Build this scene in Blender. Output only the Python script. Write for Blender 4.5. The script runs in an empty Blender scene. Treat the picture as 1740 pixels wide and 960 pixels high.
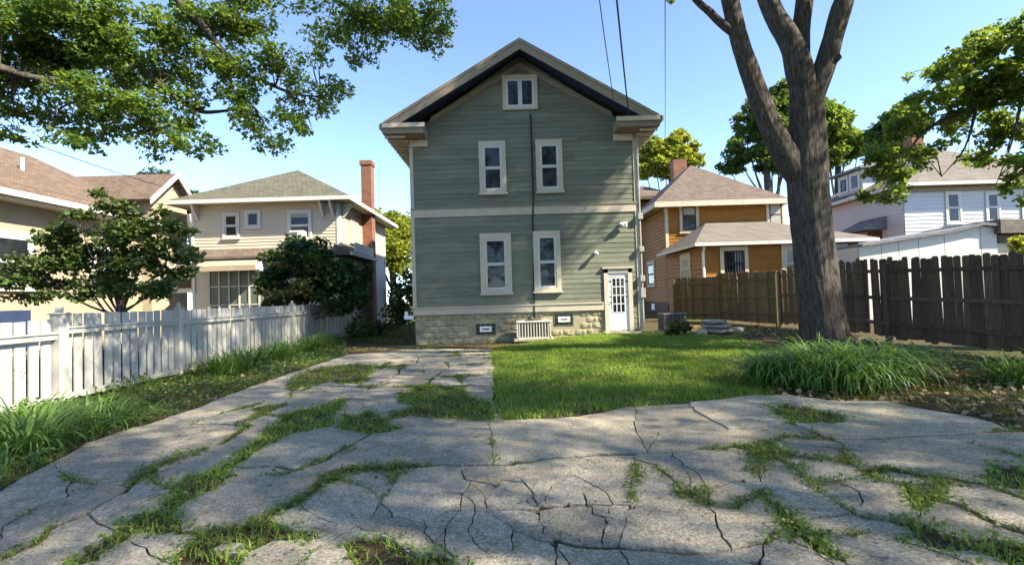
import bpy, bmesh, math, random
import numpy as np
from mathutils import Vector, Matrix
from mathutils.geometry import delaunay_2d_cdt
random.seed(7); RS = np.random.RandomState(11)
R = math.radians
SC = bpy.context.scene
COL = SC.collection
# ------------------------------------------------------------------ camera, sky, sun, exposure
EYE = 1.5; FPX = 846.0                      # eye height in metres, focal length for a 1740 px wide picture
_d = Vector((0, -25/FPX, 1)).normalized()   # world Y (into the yard) seen from the camera: right, up, forward
_x = Vector((1, 0.03, 0)); _x = (_x - _d*_x.dot(_d)).normalized()
_z = Vector((_x.y*_d.z-_x.z*_d.y, _x.z*_d.x-_x.x*_d.z, _x.x*_d.y-_x.y*_d.x))
if _z.y < 0: _z = -_z
camd = bpy.data.cameras.new('camera'); cam = bpy.data.objects.new('camera', camd); COL.objects.link(cam)
camd.sensor_width = 36; camd.lens = 36*FPX/1740; camd.clip_start = 0.05; camd.clip_end = 2000
m3 = Matrix(((_x.x, _x.y, -_x.z), (_d.x, _d.y, -_d.z), (_z.x, _z.y, -_z.z)))
cam.matrix_world = Matrix.Translation((0, 0, EYE)) @ m3.to_4x4()
SC.camera = cam
SUN = Vector((1.0, -0.44, 0.92)).normalized()          # direction towards the sun
w = bpy.data.worlds.new('World'); SC.world = w; w.use_nodes = True
nt = w.node_tree; bg = nt.nodes['Background']; sky = nt.nodes.new('ShaderNodeTexSky')
sky.sky_type = 'NISHITA'; sky.sun_disc = False
sky.sun_elevation = math.asin(SUN.z); sky.sun_rotation = math.atan2(SUN.x, SUN.y)
sky.air_density = 0.55; sky.dust_density = 0.1; sky.ozone_density = 2.4
nt.links.new(sky.outputs[0], bg.inputs[0]); bg.inputs[1].default_value = 0.145
sl = bpy.data.lights.new('sun', 'SUN'); sl.energy = 4.3; sl.angle = R(0.9); sl.color = (1, 0.91, 0.74)
so = bpy.data.objects.new('sun', sl); COL.objects.link(so); so.rotation_euler = SUN.to_track_quat('Z', 'Y').to_euler()
so.location = SUN*60
SC.view_settings.view_transform = 'Standard'; SC.view_settings.look = 'None'
SC.view_settings.exposure = 1.95; SC.view_settings.use_white_balance = True; SC.view_settings.white_balance_temperature = 6800; SC.view_settings.gamma = 1
SC.cycles.max_bounces = 6; SC.cycles.diffuse_bounces = 4; SC.cycles.glossy_bounces = 2

def ray(px, py):
    a, b = (px-870)/FPX, (480-py)/FPX
    return Vector((_x.x*a+_x.y*b+_x.z, _d.x*a+_d.y*b+_d.z, _z.x*a+_z.y*b+_z.z))
def P(px, py, Y):                            # image pixel unprojected to depth Y
    v = ray(px, py); v = v*(Y/v.y); return Vector((v.x, Y, v.z+EYE))
def G(px, py, z=0.0):                        # image pixel unprojected onto the ground
    v = ray(px, py); v = v*((z-EYE)/v.z); return Vector((v.x, v.y, z))
def sm(a, b, x):
    t = np.clip((x-a)/(b-a), 0, 1); return t*t*(3-2*t)
def H(x, y):                                 # height of the ground
    return 0.2*sm(-1.5, 4, x)*sm(8.5, 16, y) + 0.22*sm(17, 26, y)*sm(3, 7, x)

# ------------------------------------------------------------------ object helpers
WL = {}
def tag(o, label=None, cat=None, group=None, kind=None):
    if label: o['label'] = label
    if cat: o['category'] = cat
    if group: o['group'] = group
    if kind: o['kind'] = kind
    return o
def thing(name, loc, label, cat, group=None):
    o = bpy.data.objects.new(name, None); COL.objects.link(o); o.empty_display_size = 0.2
    o.location = loc; WL[o] = Vector(loc)
    return tag(o, label, cat, group)
def link(name, me, parent=None, loc=None):
    o = bpy.data.objects.new(name, me); COL.objects.link(o)
    if parent is not None:
        o.parent = parent
        pl = WL.get(parent, Vector())
        if loc is None: WL[o] = pl
        else: o.location = Vector(loc)-pl; WL[o] = Vector(loc)
    else:
        o.location = loc or (0, 0, 0); WL[o] = Vector(o.location)
    return o
def fmesh(name, V, faces, mat, smooth=False):
    """V: (n,3) array; faces: list of (m,k) int arrays"""
    me = bpy.data.meshes.new(name); V = np.asarray(V, dtype=np.float32)
    if isinstance(faces, np.ndarray): faces = [faces]
    me.vertices.add(len(V)); me.vertices.foreach_set('co', V.ravel())
    nl = sum(f.size for f in faces); npl = sum(len(f) for f in faces)
    me.loops.add(nl); me.polygons.add(npl)
    me.loops.foreach_set('vertex_index', np.concatenate([f.ravel() for f in faces]).astype(np.int32))
    tot = np.concatenate([np.full(len(f), f.shape[1]) for f in faces])
    st = np.concatenate([[0], np.cumsum(tot)[:-1]])
    me.polygons.foreach_set('loop_start', st.astype(np.int32))
    if smooth: me.polygons.foreach_set('use_smooth', np.ones(npl, dtype=bool))
    me.update(calc_edges=True); me.materials.append(mat)
    return me
def fobj(name, V, faces, mat, parent=None, smooth=False):
    V = np.asarray(V, dtype=float)
    if parent is not None: V = V - np.array(WL.get(parent, Vector()))
    return link(name, fmesh(name, V, faces, mat, smooth), parent)
class Fr:                                    # a wall frame: u along the wall, d out of the wall, z up
    def __init__(s, o, u, n): s.o = Vector(o); s.u = Vector(u); s.n = Vector(n)
    def p(s, u, d, z): return s.o + s.u*u + s.n*d + Vector((0, 0, z))
WORLD = Fr((0, 0, 0), (1, 0, 0), (0, 1, 0))
def rear(y): return Fr((0, y, 0), (1, 0, 0), (0, -1, 0))
def rside(x): return Fr((x, 0, 0), (0, 1, 0), (1, 0, 0))
def lside(x): return Fr((x, 0, 0), (0, 1, 0), (-1, 0, 0))
class MB:
    def __init__(s): s.v = []; s.f = []
    def add(s, vs, fs):
        n = len(s.v); s.v += [tuple(v) for v in vs]; s.f += [tuple(n+i for i in f) for f in fs]; return s
    def box(s, fr, u0, u1, d0, d1, z0, z1):
        return s.add([fr.p(u, d, z) for z in (z0, z1) for d in (d0, d1) for u in (u0, u1)],
                     [(0, 2, 3, 1), (4, 5, 7, 6), (0, 1, 5, 4), (2, 6, 7, 3), (0, 4, 6, 2), (1, 3, 7, 5)])
    def prism(s, poly, ext):                 # polygon (list of Vector) swept by a vector
        n = len(poly); e = Vector(ext)
        return s.add([Vector(p) for p in poly]+[Vector(p)+e for p in poly],
                     [tuple(range(n))[::-1], tuple(range(n, 2*n))]+[(i, (i+1) % n, n+(i+1) % n, n+i) for i in range(n)])
    def tube(s, pts, rad, n=8, cap=True):
        V, F = tube(pts, rad, n); return s.add([tuple(v) for v in V], [tuple(f) for f in F])
    def build(s, name, mat, parent=None, bevel=0, smooth=False):
        o = WL.get(parent, Vector()) if parent is not None else Vector()
        me = bpy.data.meshes.new(name); me.from_pydata([Vector(v)-o for v in s.v], [], s.f); me.materials.append(mat)
        bm = bmesh.new(); bm.from_mesh(me); bmesh.ops.recalc_face_normals(bm, faces=bm.faces)
        if bevel: bmesh.ops.bevel(bm, geom=bm.edges[:], offset=bevel, segments=1, affect='EDGES', clamp_overlap=True)
        bm.to_mesh(me); bm.free()
        if smooth:
            for p in me.polygons: p.use_smooth = True
        return link(name, me, parent)
def tube(pts, rad, n=8, ridge=0.0, seed=0):
    pts = np.array([tuple(p) for p in pts], dtype=float); rad = np.broadcast_to(np.asarray(rad, float), (len(pts),))
    T = np.gradient(pts, axis=0); T /= np.linalg.norm(T, axis=1)[:, None]
    ref = np.array([1., 0, 0]) if abs(T[0][0]) < .9 else np.array([0, 1., 0])
    V = []
    th = np.linspace(0, 2*math.pi, n, endpoint=False); arc = 0
    for i in range(len(pts)):
        ref = ref - T[i]*(ref@T[i]); ref /= np.linalg.norm(ref); b = np.cross(T[i], ref)
        rr = np.full(n, rad[i])
        if i: arc += np.linalg.norm(pts[i]-pts[i-1])
        if ridge:
            a = th*1.0
            g = sum(np.abs(np.sin(k*a*0.5+seed+ph+1.3*np.sin(arc*q+ph*2+2*np.sin(a*2)))) for k, ph, q in ((26, .3, 2.1), (34, 1.7, 3.3), (18, 4.1, 1.4)))/3
            rr = rr*(1-ridge*0.5) + ridge*rad[i]*g + rad[i]*0.05*np.sin(a*3+seed+arc*.4)
        V.append(pts[i]+np.outer(np.cos(th)*rr, ref)+np.outer(np.sin(th)*rr, b))
    V = np.concatenate(V); m = len(pts)
    i, j = np.meshgrid(np.arange(m-1), np.arange(n), indexing='ij'); j2 = (j+1) % n
    F = np.stack([i*n+j, i*n+j2, (i+1)*n+j2, (i+1)*n+j], -1).reshape(-1, 4)
    return V, F
def spline(pts, rad, k=6):
    pts = [Vector(p) for p in pts]; P0 = []; R0 = []
    for i in range(len(pts)-1):
        a, b, c, d = pts[max(i-1, 0)], pts[i], pts[i+1], pts[min(i+2, len(pts)-1)]
        for j in range(k):
            t = j/k
            P0.append(0.5*((2*b)+(c-a)*t+(2*a-5*b+4*c-d)*t*t+(3*b-3*c+d-a)*t**3)); R0.append(rad[i]*(1-t)+rad[i+1]*t)
    P0.append(pts[-1]); R0.append(rad[-1]); return P0, R0
# ------------------------------------------------------------------ materials
class N:
    def __init__(s, name):
        s.m = bpy.data.materials.new(name); s.m.use_nodes = True; s.t = s.m.node_tree; s.b = s.t.nodes['Principled BSDF']
    def n(s, ty, **k):
        x = s.t.nodes.new(ty)
        for a, v in k.items():
            if a in x.inputs: x.inputs[a].default_value = v
            else: setattr(x, a, v)
        return x
    def l(s, a, b): s.t.links.new(a, b)
    def pos(s, sx=1, sy=1, sz=1, world=True):
        g = s.n('ShaderNodeNewGeometry').outputs['Position'] if world else s.n('ShaderNodeTexCoord').outputs['Object']
        mp = s.n('ShaderNodeMapping'); mp.inputs['Scale'].default_value = (sx, sy, sz); s.l(g, mp.inputs[0]); return mp.outputs[0]
    def noise(s, vec, scale, detail=4, rough=.55):
        x = s.n('ShaderNodeTexNoise'); x.inputs['Scale'].default_value = scale; x.inputs['Detail'].default_value = detail
        x.inputs['Roughness'].default_value = rough; s.l(vec, x.inputs['Vector']); return x.outputs['Fac']
    def ramp(s, fac, stops):
        x = s.n('ShaderNodeValToRGB'); e = x.color_ramp.elements
        while len(e) < len(stops): e.new(.5)
        for i, (p, c) in enumerate(stops): e[i].position = p; e[i].color = (*c, 1) if len(c) == 3 else c
        s.l(fac, x.inputs[0]); return x.outputs[0]
    def mix(s, fac, a, b, bt='MIX'):
        x = s.n('ShaderNodeMix', data_type='RGBA', blend_type=bt)
        for v, i in ((fac, 0), (a, 6), (b, 7)):
            if hasattr(v, 'is_linked'): s.l(v, x.inputs[i])
            else: x.inputs[i].default_value = v if i == 0 else (*v, 1)
        return x.outputs[2]
    def bump(s, h, st=.3, dist=.01, prev=None):
        x = s.n('ShaderNodeBump'); x.inputs['Strength'].default_value = st; x.inputs['Distance'].default_value = dist
        s.l(h, x.inputs['Height'])
        if prev is not None: s.l(prev, x.inputs['Normal'])
        return x.outputs[0]
    def done(s, col, rough=.8, nor=None, spec=.3):
        if hasattr(col, 'is_linked'): s.l(col, s.b.inputs['Base Color'])
        else: s.b.inputs['Base Color'].default_value = (*col, 1)
        if hasattr(rough, 'is_linked'): s.l(rough, s.b.inputs['Roughness'])
        else: s.b.inputs['Roughness'].default_value = rough
        s.b.inputs['Specular IOR Level'].default_value = spec
        if nor is not None: s.l(nor, s.b.inputs['Normal'])
        return s.m
def mul(c, k): return tuple(min(1, v*k) for v in c)
def paint(name, c, dirt=None, var=.14, sc=1.5, stretch=(1, 1, 1), dirt_amt=.35, rough=.6, bump=.15, bsc=60, piece=.12):
    """painted or plain surface: patchy tone, per-piece variation, grime patches"""
    k = N(name); v = k.pos(*stretch)
    a = k.ramp(k.noise(v, sc, 6, .6), [(.28, mul(c, 1-var)), (.72, mul(c, 1+var))])
    dirt = dirt or mul(c, .45)
    g = k.ramp(k.noise(v, sc*2.7, 8, .7), [(.52, (0, 0, 0)), (.75, (dirt_amt,)*3)])
    col = k.mix(g, a, dirt)
    oi = k.n('ShaderNodeObjectInfo').outputs['Random']
    col = k.mix(1.0, col, k.ramp(oi, [(0, (1-piece,)*3), (1, (1.0,)*3)]), 'MULTIPLY')
    return k.done(col, rough, k.bump(k.noise(v, bsc, 5, .6), bump, .01), .3 if rough < .55 else .08)
def leafmat(name, c1, c2, trans=.5, tcol=None, rough=.45):
    k = N(name); isl = k.n('ShaderNodeNewGeometry').outputs['Random Per Island']
    col = k.ramp(isl, [(0, c1), (.75, c2), (1, mul(c2, 1.25))])
    k.done(col, rough, None, .35)
    tr = k.n('ShaderNodeBsdfTranslucent'); tc = tcol or (c2[0]*2.0, c2[1]*1.9, c2[2]*.7)
    k.l(k.ramp(isl, [(0, mul(tc, .7)), (1, mul(tc, 1.1))]), tr.inputs[0])
    mx = k.n('ShaderNodeMixShader'); mx.inputs[0].default_value = trans
    k.l(k.b.outputs[0], mx.inputs[1]); k.l(tr.outputs[0], mx.inputs[2])
    k.l(mx.outputs[0], k.t.nodes['Material Output'].inputs[0]); return k.m
def glass(name, c=(.012, .015, .018), rough=.04):
    k = N(name); v = k.pos(1, 1, 1)
    k.done(c, rough, k.bump(k.noise(v, 1.6, 2), .06, .05), .35); k.b.inputs['IOR'].default_value = 1.5
    return k.m
def shingle(name, c, c2, ex=.24):
    k = N(name); v = k.pos()
    a = k.noise(v, 1.2, 5, .6); b = k.noise(v, 22, 3, .6)
    col = k.mix(.5, k.ramp(a, [(.3, c), (.7, c2)]), k.ramp(b, [(.3, mul(c, .72)), (.7, mul(c2, 1.2))]))
    g = k.n('ShaderNodeNewGeometry').outputs['Position']; sx = k.n('ShaderNodeSeparateXYZ'); k.l(g, sx.inputs[0])
    ad = k.n('ShaderNodeMath', operation='ADD'); k.l(sx.outputs[0], ad.inputs[0]); k.l(sx.outputs[1], ad.inputs[1])
    cb = k.n('ShaderNodeCombineXYZ'); k.l(ad.outputs[0], cb.inputs[0]); k.l(sx.outputs[2], cb.inputs[1])
    br = k.n('ShaderNodeTexBrick'); k.l(cb.outputs[0], br.inputs[0]); br.inputs['Scale'].default_value = 2.3; br.inputs['Mortar Size'].default_value = .018
    br.inputs['Color1'].default_value = (*mul(c, .8), 1); br.inputs['Color2'].default_value = (*mul(c2, 1.15), 1); br.inputs['Mortar'].default_value = (*mul(c, .45), 1)
    col = k.mix(.55, col, br.outputs[0])
    return k.done(col, .9, k.bump(b, .5, .02, k.bump(br.outputs['Fac'], .6, -.03)), .1)
def brickmat(name, c1, c2, mortar, sc=4.0, face='y'):
    k = N(name); g = k.n('ShaderNodeNewGeometry').outputs['Position']; sx = k.n('ShaderNodeSeparateXYZ'); k.l(g, sx.inputs[0])
    ad = k.n('ShaderNodeMath', operation='ADD'); k.l(sx.outputs[0], ad.inputs[0]); k.l(sx.outputs[1], ad.inputs[1])
    cb = k.n('ShaderNodeCombineXYZ'); k.l(ad.outputs[0], cb.inputs[0]); k.l(sx.outputs[2], cb.inputs[1])
    b = k.n('ShaderNodeTexBrick'); k.l(cb.outputs[0], b.inputs[0]); b.inputs['Scale'].default_value = sc
    b.inputs['Color1'].default_value = (*c1, 1); b.inputs['Color2'].default_value = (*c2, 1); b.inputs['Mortar'].default_value = (*mortar, 1)
    b.inputs['Mortar Size'].default_value = .02
    col = k.mix(.4, b.outputs[0], k.ramp(k.noise(k.pos(), 3, 5), [(.3, mul(c1, .6)), (.7, mul(c2, 1.2))]))
    return k.done(col, .9, k.bump(b.outputs['Fac'], .4, -.01), .2)
def woodmat(name, c1, c2, moss=None, m0=.5, rough=.85):
    k = N(name); v = k.pos(9, 9, .9); oi = k.n('ShaderNodeObjectInfo').outputs['Random']
    a = k.ramp(k.noise(v, 4, 6, .65), [(.25, c1), (.75, c2)])
    if moss:
        a = k.mix(k.ramp(k.noise(k.pos(), 1.1, 5, .65), [(m0-.1, (0, 0, 0)), (m0+.15, (.8, .8, .8))]), a, moss)
    col = k.mix(1.0, a, k.ramp(oi, [(0, (.6, .6, .6)), (1, (1.15, 1.1, 1.05))]), 'MULTIPLY')
    return k.done(col, rough, k.bump(k.noise(v, 9, 5, .6), .5, .015), .2)
M = {}
M['green'] = paint('green_siding_paint', (.184, .196, .148), (.28, .29, .22), .16, .9, (1, 1, 4), .5, .6, .3, 40, .2)
M['trim'] = paint('cream_trim_paint', (.52, .46, .36), (.28, .24, .17), .08, 2, (1, 1, 1), .3)
M['tan'] = paint('tan_fascia_paint', (.27, .225, .165), (.16, .13, .09), .08, 2)
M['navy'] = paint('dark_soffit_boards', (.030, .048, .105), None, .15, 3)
M['white'] = paint('white_paint', (.55, .54, .51), (.42, .40, .34), .05, 2, (1, 1, 1), .25)
M['vinyl'] = paint('white_vinyl', (.78, .79, .80), (.55, .55, .52), .03, 2, (1, 1, 1), .1, .4, .03)
M['olive'] = paint('painted_rock_face_block', (.33, .30, .20), (.46, .42, .31), .14, 3.5, (1, 1, 1), .5, .85, .5, 50, .22)
M['glass'] = glass('window_glass')
M['glassblock'] = glass('basement_block_glass', (.03, .035, .035), .15)
M['black'] = paint('black_rubber', (.018, .018, .018), None, .2, 4, rough=.5)
M['metal'] = paint('grey_metal', (.33, .33, .32), None, .1, 4, rough=.45)
M['acmetal'] = paint('beige_enamel', (.52, .50, .43), (.3, .26, .2), .08, 4, rough=.5)
M['acgrill'] = paint('dark_grill', (.10, .10, .095), None, .2, 8, rough=.6)
M['acdark'] = paint('dark_grey_enamel', (.13, .125, .115), None, .12, 4, rough=.5)
M['roof_g'] = shingle('brown_shingles', (.10, .085, .07), (.16, .135, .11))
M['roof_tan'] = shingle('tan_shingles', (.115, .084, .064), (.155, .115, .088))
M['roof_sage'] = shingle('sage_shingles', (.09, .088, .066), (.12, .117, .088))
M['roof_rose'] = shingle('rose_brown_shingles', (.11, .085, .072), (.15, .12, .102))
M['roof_pale'] = shingle('pale_shingles', (.135, .12, .105), (.18, .162, .14))
M['roof_slate'] = shingle('blue_grey_shingles', (.15, .16, .18), (.2, .2, .22))
M['stucco'] = paint('tan_stucco', (.35, .295, .215), (.25, .20, .145), .12, 1.5, (1, 1, 1), .3, .9, .4, 90)
M['cream'] = paint('cream_siding', (.52, .455, .345), (.38, .32, .24), .07, 1.2, (1, 1, 2), .3)
M['creamw'] = paint('offwhite_siding', (.50, .48, .42), (.38, .35, .28), .06, 1.2, (1, 1, 2), .3)
M['orange'] = paint('orange_siding', (.30, .135, .032), (.19, .085, .025), .15, 1.4, (1, 1, 3), .4)
M['brownwood'] = paint('dark_red_brown_paint', (.09, .04, .025), None, .15, 2)
M['wsiding'] = paint('white_siding', (.48, .50, .52), (.5, .5, .48), .05, 1.2, (1, 1, 2), .25)
M['brick'] = brickmat('red_brick', (.15, .06, .036), (.22, .10, .06), (.30, .24, .19), 4.6)
M['curtain'] = paint('window_blind', (.34, .34, .32), None, .08, 3)
M['greendoor'] = paint('green_porch_glass', (.10, .13, .11), None, .2, 2, rough=.25)
M['fwhite'] = paint('worn_white_fence_paint', (.43, .425, .40), (.24, .215, .165), .10, 2.2, (2, 2, .7), .55, .7, .3, 50, .14)
M['wood'] = woodmat('weathered_brown_wood', (.052, .040, .031), (.15, .115, .088))
M['woodmoss'] = woodmat('mossy_weathered_wood', (.09, .067, .043), (.20, .152, .098), (.13, .12, .055), .56)
M['cable'] = paint('cable_black', (.02, .02, .022), None, .1, 2, rough=.5)
def concrete():
    k = N('old_concrete'); v = k.pos(); oi = k.n('ShaderNodeObjectInfo').outputs['Random']
    a = k.ramp(k.noise(v, .7, 8, .66), [(.34, (.25, .228, .19)), (.5, (.40, .368, .31)), (.66, (.52, .48, .40))])
    b = k.ramp(k.noise(v, 7, 8, .75), [(.33, (.18, .165, .138)), (.5, (.37, .343, .295)), (.67, (.55, .51, .44))])
    col = k.mix(.5, a, b)
    pt = k.ramp(k.noise(v, .9, 7, .65), [(.52, (0, 0, 0)), (.66, (.75, .75, .75))]); col = k.mix(pt, col, (.52, .42, .29))     # bare aggregate
    ms = k.ramp(k.noise(v, 1.7, 8, .75), [(.56, (0, 0, 0)), (.72, (.5, .5, .5))]); col = k.mix(ms, col, (.15, .15, .09))     # thin moss and dirt
    f = k.ramp(k.noise(v, 45, 4, .8), [(.38, (.55, .55, .55)), (.62, (1.3, 1.3, 1.3))]); col = k.mix(1.0, col, f, 'MULTIPLY')
    vo = k.n('ShaderNodeTexVoronoi'); vo.inputs['Scale'].default_value = 38; k.l(v, vo.inputs['Vector'])
    sp = k.ramp(vo.outputs['Distance'], [(.07, (.7, .7, .7)), (.2, (0, 0, 0))]); col = k.mix(sp, col, (.60, .57, .52))
    vo2 = k.n('ShaderNodeTexVoronoi'); vo2.inputs['Scale'].default_value = 21; k.l(v, vo2.inputs['Vector'])
    sp = k.ramp(vo2.outputs['Distance'], [(.06, (.8, .8, .8)), (.16, (0, 0, 0))]); col = k.mix(sp, col, (.09, .08, .065))
    col = k.mix(1.0, col, k.ramp(oi, [(0, (.76, .752, .72)), (1, (1.02, 1.01, .96))]), 'MULTIPLY')
    nb = k.bump(k.noise(v, 60, 6, .7), .8, .02); nb = k.bump(k.noise(v, 6, 6, .65), .2, .015, nb)
    return k.done(col, .92, nb, .2)
M['conc'] = concrete()
def soil():
    k = N('soil_and_litter'); v = k.pos()
    a = k.ramp(k.noise(v, 14, 6, .7), [(.3, (.045, .032, .02)), (.5, (.09, .065, .042)), (.72, (.18, .14, .09))])
    g = k.ramp(k.noise(v, .5, 6, .6), [(.45, (0, 0, 0)), (.62, (.75, .75, .75))]); col = k.mix(g, a, (.06, .085, .022))
    return k.done(col, .95, k.bump(k.noise(v, 40, 6, .7), 1, .04), .1)
M['soil'] = soil()
def barkmat():
    k = N('bark'); v = k.pos(7, 7, 1.3)
    a = k.noise(v, 3.2, 7, .7)
    col = k.ramp(a, [(.3, (.024, .020, .018)), (.5, (.072, .063, .055)), (.72, (.165, .147, .13))])
    li = k.ramp(k.noise(k.pos(), 2.3, 6, .6), [(.58, (0, 0, 0)), (.75, (.5, .5, .5))]); col = k.mix(li, col, (.12, .125, .10))
    return k.done(col, .95, k.bump(a, 1, .05), .15)
M['bark'] = barkmat()
M['leaf_maple'] = leafmat('maple_leaves', (.038, .09, .022), (.088, .16, .036), .5, (.25, .35, .04))
M['leaf_right'] = leafmat('ash_leaves', (.045, .095, .022), (.10, .168, .034), .5, (.26, .36, .04))
M['leaf_dark'] = leafmat('dark_shrub_leaves', (.015, .040, .014), (.042, .085, .026), .3, (.11, .18, .03))
M['leaf_dog'] = leafmat('dogwood_leaves', (.035, .072, .022), (.085, .135, .038), .35, (.12, .16, .02))
M['leaf_dogrust'] = leafmat('dogwood_pale_leaves', (.07, .075, .03), (.16, .16, .055), .3)
M['leaf_yel'] = leafmat('lime_leaves', (.12, .16, .02), (.25, .28, .035), .5, (.40, .44, .05))
M['leaf_far'] = leafmat('far_leaves', (.028, .062, .020), (.07, .13, .03), .4, (.16, .23, .03))
M['lily'] = leafmat('strap_leaves', (.05, .12, .026), (.13, .235, .055), .35, (.24, .36, .05))
M['grass'] = leafmat('lawn_blades', (.10, .20, .03), (.23, .345, .05), .4, (.38, .54, .05))
M['weed'] = leafmat('weed_blades', (.07, .125, .025), (.15, .21, .045), .4, (.22, .28, .04))
M['darkweed'] = leafmat('dark_weed_blades', (.015, .03, .012), (.035, .06, .02), .2, (.06, .09, .02))
M['bedleaf'] = leafmat('bed_leaves', (.03, .07, .02), (.10, .17, .04), .35, (.2, .3, .04))
M['drygrass'] = leafmat('dry_blades', (.13, .11, .04), (.25, .21, .09), .3)
M['litter'] = leafmat('dead_leaves', (.12, .075, .035), (.32, .24, .14), .1)
M['stone'] = paint('flat_stone', (.36, .33, .28), None, .2, 3, (1, 1, 1), .4, .9, .5, 40)

# ------------------------------------------------------------------ plants helpers
LEAF4 = (np.array([(0, 0, 0), (.42, .5, .10), (0, 1, -.06), (-.42, .5, .10)]), np.array([(0, 1, 2), (0, 2, 3)]))
LEAF6 = (np.array([(0, 0, 0), (.55, .35, .12), (.22, .52, .03), (0, 1.0, -.10), (-.22, .52, .03), (-.55, .35, .12)]),
         np.array([(0, 1, 2), (0, 2, 3), (0, 3, 4), (0, 4, 5)]))
def leaves(C, size, tmpl=LEAF4, upbias=.6, jit=.35, droop=0.0):
    n = len(C); T, F = tmpl
    nrm = RS.normal(size=(n, 3)); nrm[:, 2] = np.abs(nrm[:, 2])*1.0+upbias; nrm /= np.linalg.norm(nrm, axis=1)[:, None]
    d = RS.normal(size=(n, 3)); d[:, 2] -= droop; d -= nrm*(d*nrm).sum(1)[:, None]; d /= np.linalg.norm(d, axis=1)[:, None]
    s = np.cross(d, nrm); sz = size*(1+jit*1.3*RS.uniform(-1, 1, n))
    V = C[:, None, :]+sz[:, None, None]*(T[None, :, 0, None]*s[:, None, :]+T[None, :, 1, None]*d[:, None, :]+T[None, :, 2, None]*nrm[:, None, :])
    Fa = (F[None]+(np.arange(n)*len(T))[:, None, None]).reshape(-1, F.shape[1])
    return V.reshape(-1, 3), Fa
def clump_pts(c, r, n, shell=.5):
    d = RS.normal(size=(n, 3)); d /= np.linalg.norm(d, axis=1)[:, None]
    rr = RS.uniform(0, 1, n)**(1/3.)*(1-shell)+shell*RS.uniform(.75, 1.05, n)
    return np.array(c)+d*rr[:, None]*np.array(r)
def foliage(name, clumps, mat, parent, size, tmpl=LEAF4, upbias=.6, sub=5, droop=0., fill=.55):
    """clumps: (center, radii, number of leaves); every clump is broken into sub-clumps for an uneven outline"""
    pts = []
    for c, r, n in clumps:
        r = np.array(r if hasattr(r, '__len__') else (r, r, r), float)
        k = max(1, int(sub)); cs = clump_pts(c, r*.8, k, .3)
        for q in cs: pts.append(clump_pts(q, r*fill*RS.uniform(.6, 1.15), max(3, int(n/k*RS.uniform(.5, 1.5))), .2))
    V, F = leaves(np.concatenate(pts), size, tmpl, upbias, .4, droop)
    return fobj(name, V, F, mat, parent)
def blades(pts, h, w, lean, nseg=2):
    """grass blades: pts (n,3), arrays h,w,lean"""
    n = len(pts); az = RS.uniform(0, 2*math.pi, n); d = np.stack([np.cos(az), np.sin(az), 0*az], 1); s = np.stack([-np.sin(az), np.cos(az), 0*az], 1)
    rows = []
    for i in range(nseg+1):
        t = i/nseg; c = pts+d*(lean*h*t**1.8)[:, None]; c[:, 2] += h*t*(1-.25*t*np.minimum(lean, 1.6))
        ww = (w*(1-t**1.5)*.5)[:, None]
        rows += [c-s*ww, c+s*ww] if i < nseg else [c]
    k = 2*nseg+1; V = np.stack(rows, 1).reshape(-1, 3); b = (np.arange(n)*k)[:, None]
    Q = [b+np.array([2*i, 2*i+1, 2*i+3, 2*i+2]) for i in range(nseg-1)]
    Tt = b+np.array([2*nseg-2, 2*nseg-1, 2*nseg])
    return V, ([np.concatenate(Q)] if Q else [])+[Tt]
def strap(pts, L, w, az, rise, arch, nseg=6):
    """arching strap leaves with a centre fold"""
    n = len(pts); d = np.stack([np.cos(az), np.sin(az), 0*az], 1); s = np.stack([-np.sin(az), np.cos(az), 0*az], 1)
    rows = []; c = pts.copy(); ang = rise.copy()
    for i in range(nseg+1):
        t = i/nseg; ww = (w*(min(1, .55+1.5*t) if t < .4 else (1-t)**.6*1.35)*.5)[:, None] if i < nseg else 0*w[:, None]
        rows += [c-s*ww+np.array([0, 0, 1])*ww*.35, c+s*ww+np.array([0, 0, 1])*ww*.35]
        st = L/nseg; c = c+d*(np.cos(ang)*st)[:, None]; c[:, 2] += np.sin(ang)*st; ang = ang-arch/nseg*(.5+t)
    k = 2*(nseg+1); V = np.stack(rows, 1).reshape(-1, 3); b = (np.arange(n)*k)[:, None]
    F = np.concatenate([b+np.array([2*i, 2*i+1, 2*i+3, 2*i+2]) for i in range(nseg)])
    return V, F
def inpoly(x, y, poly):
    x = np.asarray(x, float); y = np.asarray(y, float); r = np.zeros(x.shape, bool); n = len(poly); j = n-1
    for i in range(n):
        xi, yi = poly[i][0], poly[i][1]; xj, yj = poly[j][0], poly[j][1]
        with np.errstate(divide='ignore', invalid='ignore'):
            c = ((yi > y) != (yj > y)) & (x < (xj-xi)*(y-yi)/((yj-yi) or 1e-9)+xi)
        r ^= c; j = i
    return r
def scatter(poly, n):
    xs = [p[0] for p in poly]; ys = [p[1] for p in poly]; out = np.zeros((0, 2))
    while len(out) < n:
        a = np.stack([RS.uniform(min(xs), max(xs), n), RS.uniform(min(ys), max(ys), n)], 1)
        out = np.concatenate([out, a[inpoly(a[:, 0], a[:, 1], poly)]])
    return out[:n]
def area(poly):
    return abs(sum(poly[i-1][0]*poly[i][1]-poly[i][0]*poly[i-1][1] for i in range(len(poly))))/2
def vnoise(x, y, s=1.0, seed=0):
    return (np.sin(x*1.7*s+seed+1.3*np.sin(y*1.1*s+seed))+np.sin(y*2.3*s+1.7*seed+1.1*np.sin(x*1.9*s))+np.sin((x+y)*3.1*s+seed*.3))/3

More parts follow.
